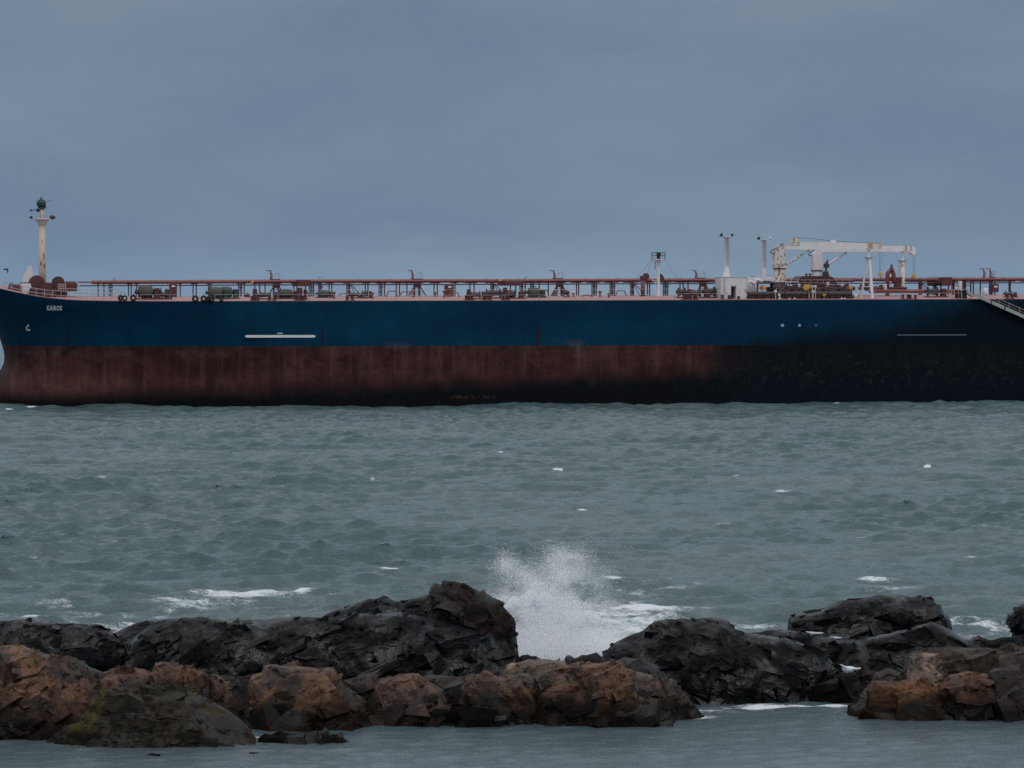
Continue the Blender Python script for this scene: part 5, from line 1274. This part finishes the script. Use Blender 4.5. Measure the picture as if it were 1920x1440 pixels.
# --- right brown group
rock([(1586, 1342), (1592, 1322), (1604, 1315), (1622, 1290), (1642, 1274), (1690, 1278), (1740, 1268), (1765, 1290), (1790, 1342)], 1348, 1.3, 'ochre', 'long orange-brown rock wedge pointing left into the pool', A=(.26, .13, .05), tilt=(-.35, 0), stretch=(.7, 1, 2.2), R=1.1)
rock([(1700, 1262), (1705, 1232), (1720, 1222), (1758, 1224), (1766, 1250), (1772, 1300)], None, 1.0, 'tan', 'tan stepped rock column in the middle of the right brown group', Yf=101.6, A=(.16, .10, .04), stretch=(.6, 1, 3))
rock([(1690, 1262), (1705, 1226), (1740, 1217), (1800, 1214), (1860, 1216), (1920, 1213), (1990, 1216), (2010, 1260)], None, 1.4, 'greybrown', 'long flat grey-brown shelf along the top of the right brown group', Yf=103.3, A=(.18, .12, .05), stretch=(.6, 1, 2.6), R=.9)
rock([(1745, 1340), (1755, 1290), (1775, 1268), (1810, 1258), (1850, 1262), (1870, 1300), (1880, 1342)], 1350, 1.2, 'brown', 'square dark brown rock under the shelf in the right group', A=(.26, .13, .05))
rock([(1835, 1342), (1842, 1280), (1855, 1258), (1890, 1247), (1930, 1248), (1990, 1255), (2040, 1300), (2050, 1345)], 1350, 1.5, 'greybrown', 'large rounded brown boulder cut by the right edge of the photo', A=(.26, .15, .05), R=1.3)
rock([(1628, 1290), (1640, 1262), (1665, 1252), (1690, 1262), (1700, 1290)], None, .7, 'greybrown', 'small lichen grey stone at the left shoulder of the right brown group', Yf=102.3, A=(.16, .1, .05))
# --- tips awash
rock([(462, 1414), (470, 1410), (485, 1411), (494, 1415)], 1416, .3, 'blackbrown', 'tiny rock tip awash right of the mossy rock', A=(.03, .02, .01), zb=-.2, g=.03)
rock([(272, 1417), (285, 1411), (300, 1414), (312, 1418)], 1419, .35, 'blackbrown', 'tiny rock tip awash in front of the mossy rock', A=(.03, .02, .01), zb=-.2, g=.03)
# white water caught in the hollow of the ledge
def foam_pool(poly, Y, T, label):
    t = M.get('froth')
    if t is None:
        n = NT('froth'); P = n.geo.outputs['Position']; a = n.noise(P, (1, 1, 1), 9, 5, .7)
        n.l.new(n.mix(n.mapr(a, .35, .65), (.55, .58, .62), (.78, .79, .82)), n.b.inputs['Base Color']); n.b.inputs['Roughness'].default_value = .6; n.bump(a, .6, .04); t = M['froth'] = n.m
    pts = [at_depth(px, py, Y) for px, py in poly]
    c = sum(pts, Vector()) / len(pts); v = [Vector(c) - Vector((0, T, 0))]; n_ = len(pts); f = []
    rings = ((.5, -T * .9), (.8, -T * .6), (1.0, 0.0))
    for q, dy in rings: v += [Vector((c.x + (p.x - c.x) * q, Y + dy, c.z + (p.z - c.z) * q)) for p in pts]
    f += [(0, 1 + i, 1 + (i + 1) % n_) for i in range(n_)]
    for r_ in range(2): f += [(1 + r_ * n_ + i, 1 + (r_ + 1) * n_ + i, 1 + (r_ + 1) * n_ + (i + 1) % n_, 1 + r_ * n_ + (i + 1) % n_) for i in range(n_)]
    f.append(tuple(1 + 2 * n_ + i for i in range(n_)))
    o = MB().add(v, f).build('foam', t, smooth=True); tag(o, label, 'foam', kind='stuff')
foam_pool([(1573, 1244.5), (1581, 1247), (1582, 1249), (1596, 1249), (1606, 1252), (1615, 1251), (1613, 1255), (1603, 1256), (1600, 1260.5), (1586, 1261.5), (1579, 1256), (1579, 1250)], 104.6, .22, 'white froth caught on the black ledge')
foam_pool([(1510, 1183.5), (1545, 1186), (1540, 1189), (1515, 1188)], 107.4, .2, 'thin sliver of white water behind the lumpy black rock')
foam_pool([(1555, 1192.5), (1580, 1195), (1575, 1197.5), (1560, 1196.5)], 107.2, .2, 'small white water patch below the block shaped rock')
# ================================================================== SPRAY
def spray():
    r = np.random.default_rng(3)
    t = NT('spray_droplets')
    t.b.inputs['Base Color'].default_value = (0.985, 0.985, 0.99, 1); t.b.inputs['Roughness'].default_value = 0.6
    tr = t.n.new('ShaderNodeBsdfTranslucent'); tr.inputs[0].default_value = (0.985, 0.985, 0.99, 1)
    mx = t.n.new('ShaderNodeMixShader'); mx.inputs[0].default_value = 0.5
    out = [n for n in t.n if n.type == 'OUTPUT_MATERIAL'][0]
    t.l.new(t.b.outputs[0], mx.inputs[1]); t.l.new(tr.outputs[0], mx.inputs[2]); t.l.new(mx.outputs[0], out.inputs[0])
    # (px, py, sigma x, sigma y, weight, size)
    B = [(1055, 1215, 48, 22, 30, 1.0), (1010, 1175, 28, 32, 24, 1.0), (1075, 1165, 38, 36, 24, 1.0), (985, 1130, 36, 17, 13, 1.0), (1000, 1100, 34, 14, 7, .9),
         (945, 1120, 26, 12, 6.5, .9), (1065, 1090, 22, 26, 8, 1.0), (1050, 1045, 17, 15, 4.2, 1.0), (1080, 1055, 24, 24, 2.2, .8), (1110, 1095, 26, 30, 4.0, .8),
         (945, 1060, 13, 13, 1.3, 1.2), (975, 1072, 20, 14, 1.3, 1.2), (1040, 1120, 50, 30, 9, .9), (1130, 1200, 28, 22, 9, .9), (1165, 1205, 26, 12, 3.5, .8), (1000, 1220, 24, 16, 9, 1), (1110, 1150, 34, 36, 5, .8), (1020, 1040, 60, 30, .8, .9)]
    N = 1500000; ws = np.array([b[4] for b in B]); ch = r.choice(len(B), N, p=ws / ws.sum()); Ba = np.array(B)[ch]
    px = Ba[:, 0] + r.normal(0, 1, N) * Ba[:, 2]; py = Ba[:, 1] + r.normal(0, 1, N) * Ba[:, 3]
    Y = 115.2 + r.normal(0, 1, N) * 0.9
    Y = np.clip(Y, 112.6, 119)
    cp, sp = math.cos(PITCH), math.sin(PITCH)
    dx_, dyv, dz = px - 960, cp * F + sp * (720 - py), -sp * F + cp * (720 - py)
    tt = Y / dyv; X = dx_ * tt; Z = EYE + dz * tt
    P = np.stack([X, Y, Z], 1)
    cl = fbm(P * np.array([1.0, .6, 1.3]), 7, 5, .62)
    edge = np.clip((Z - 0.9) / 1.6, 0, 1)
    keep = (r.random(N) < np.clip(1.0 - edge * (0.62 - 2.0 * cl), 0.02, 1)) & (Z > -0.1)
    P = P[keep]; sz = (Ba[keep, 5]) * np.where(r.random(len(P)) < 0.012, r.uniform(0.018, 0.034, len(P)), r.uniform(0.005, 0.0115, len(P))); n = len(P)
    d = r.normal(0, 1, (n, 3, 3)); d -= d.mean(1, keepdims=True); d /= np.linalg.norm(d, axis=2, keepdims=True)
    V = (P[:, None, :] + d * sz[:, None, None]).reshape(-1, 3); c = np.array([P[:, 0].mean(), P[:, 1].mean(), 0.0])
    q = np.arange(3 * n).reshape(n, 3)
    o = big_mesh('sea_spray', V - c, q, t.m); o.location = c.tolist()
    o.data.polygons.foreach_set('use_smooth', np.zeros(n, bool))
    tag(o, 'white burst of spray where a wave breaks between the black rocks', 'spray', kind='stuff')
spray()
def white_water():
    """solid torn white water in the heart of the burst"""
    r = np.random.default_rng(8); V = []; Q_ = []; nb = 0
    n = 26; u = np.linspace(0, 2 * PI, n, endpoint=False); w = np.linspace(-PI / 2, PI / 2, n // 2)
    U, W = np.meshgrid(u, w, indexing='ij')
    S = np.stack([np.cos(U) * np.cos(W), np.sin(U) * np.cos(W), np.sin(W)], 2).reshape(-1, 3)
    m = len(w); idx = np.arange(n * m).reshape(n, m); nx_ = np.roll(idx, -1, 0)
    q = np.stack([idx[:, :-1].ravel(), nx_[:, :-1].ravel(), nx_[:, 1:].ravel(), idx[:, 1:].ravel()], 1)
    for k in range(46):
        px, py, sx, sy = ((1050, 1218, 55, 16), (1012, 1178, 26, 26), (1070, 1170, 34, 30), (990, 1136, 26, 12))[k % 4]
        px += r.normal() * sx * .8; py += r.normal() * sy * .7
        p = at_depth(px, py, 116.2 + r.uniform(-.3, .8)); R = r.uniform(.22, .5)
        P = S * R * np.array([1, .8, 1.1]) + np.array(p)
        P = P + S * (fbm(P * 2.2, 500 + k, 4, .65) * R * 0.9)[:, None]
        V.append(P); Q_.append(q + nb); nb += len(P)
    V = np.concatenate(V); c = V.mean(0); c[2] = 0
    o = big_mesh('white_water', V - c, np.concatenate(Q_), M['froth']); o.location = c.tolist()
    tag(o, 'dense white water at the heart of the breaking wave', kind='stuff')
white_water()
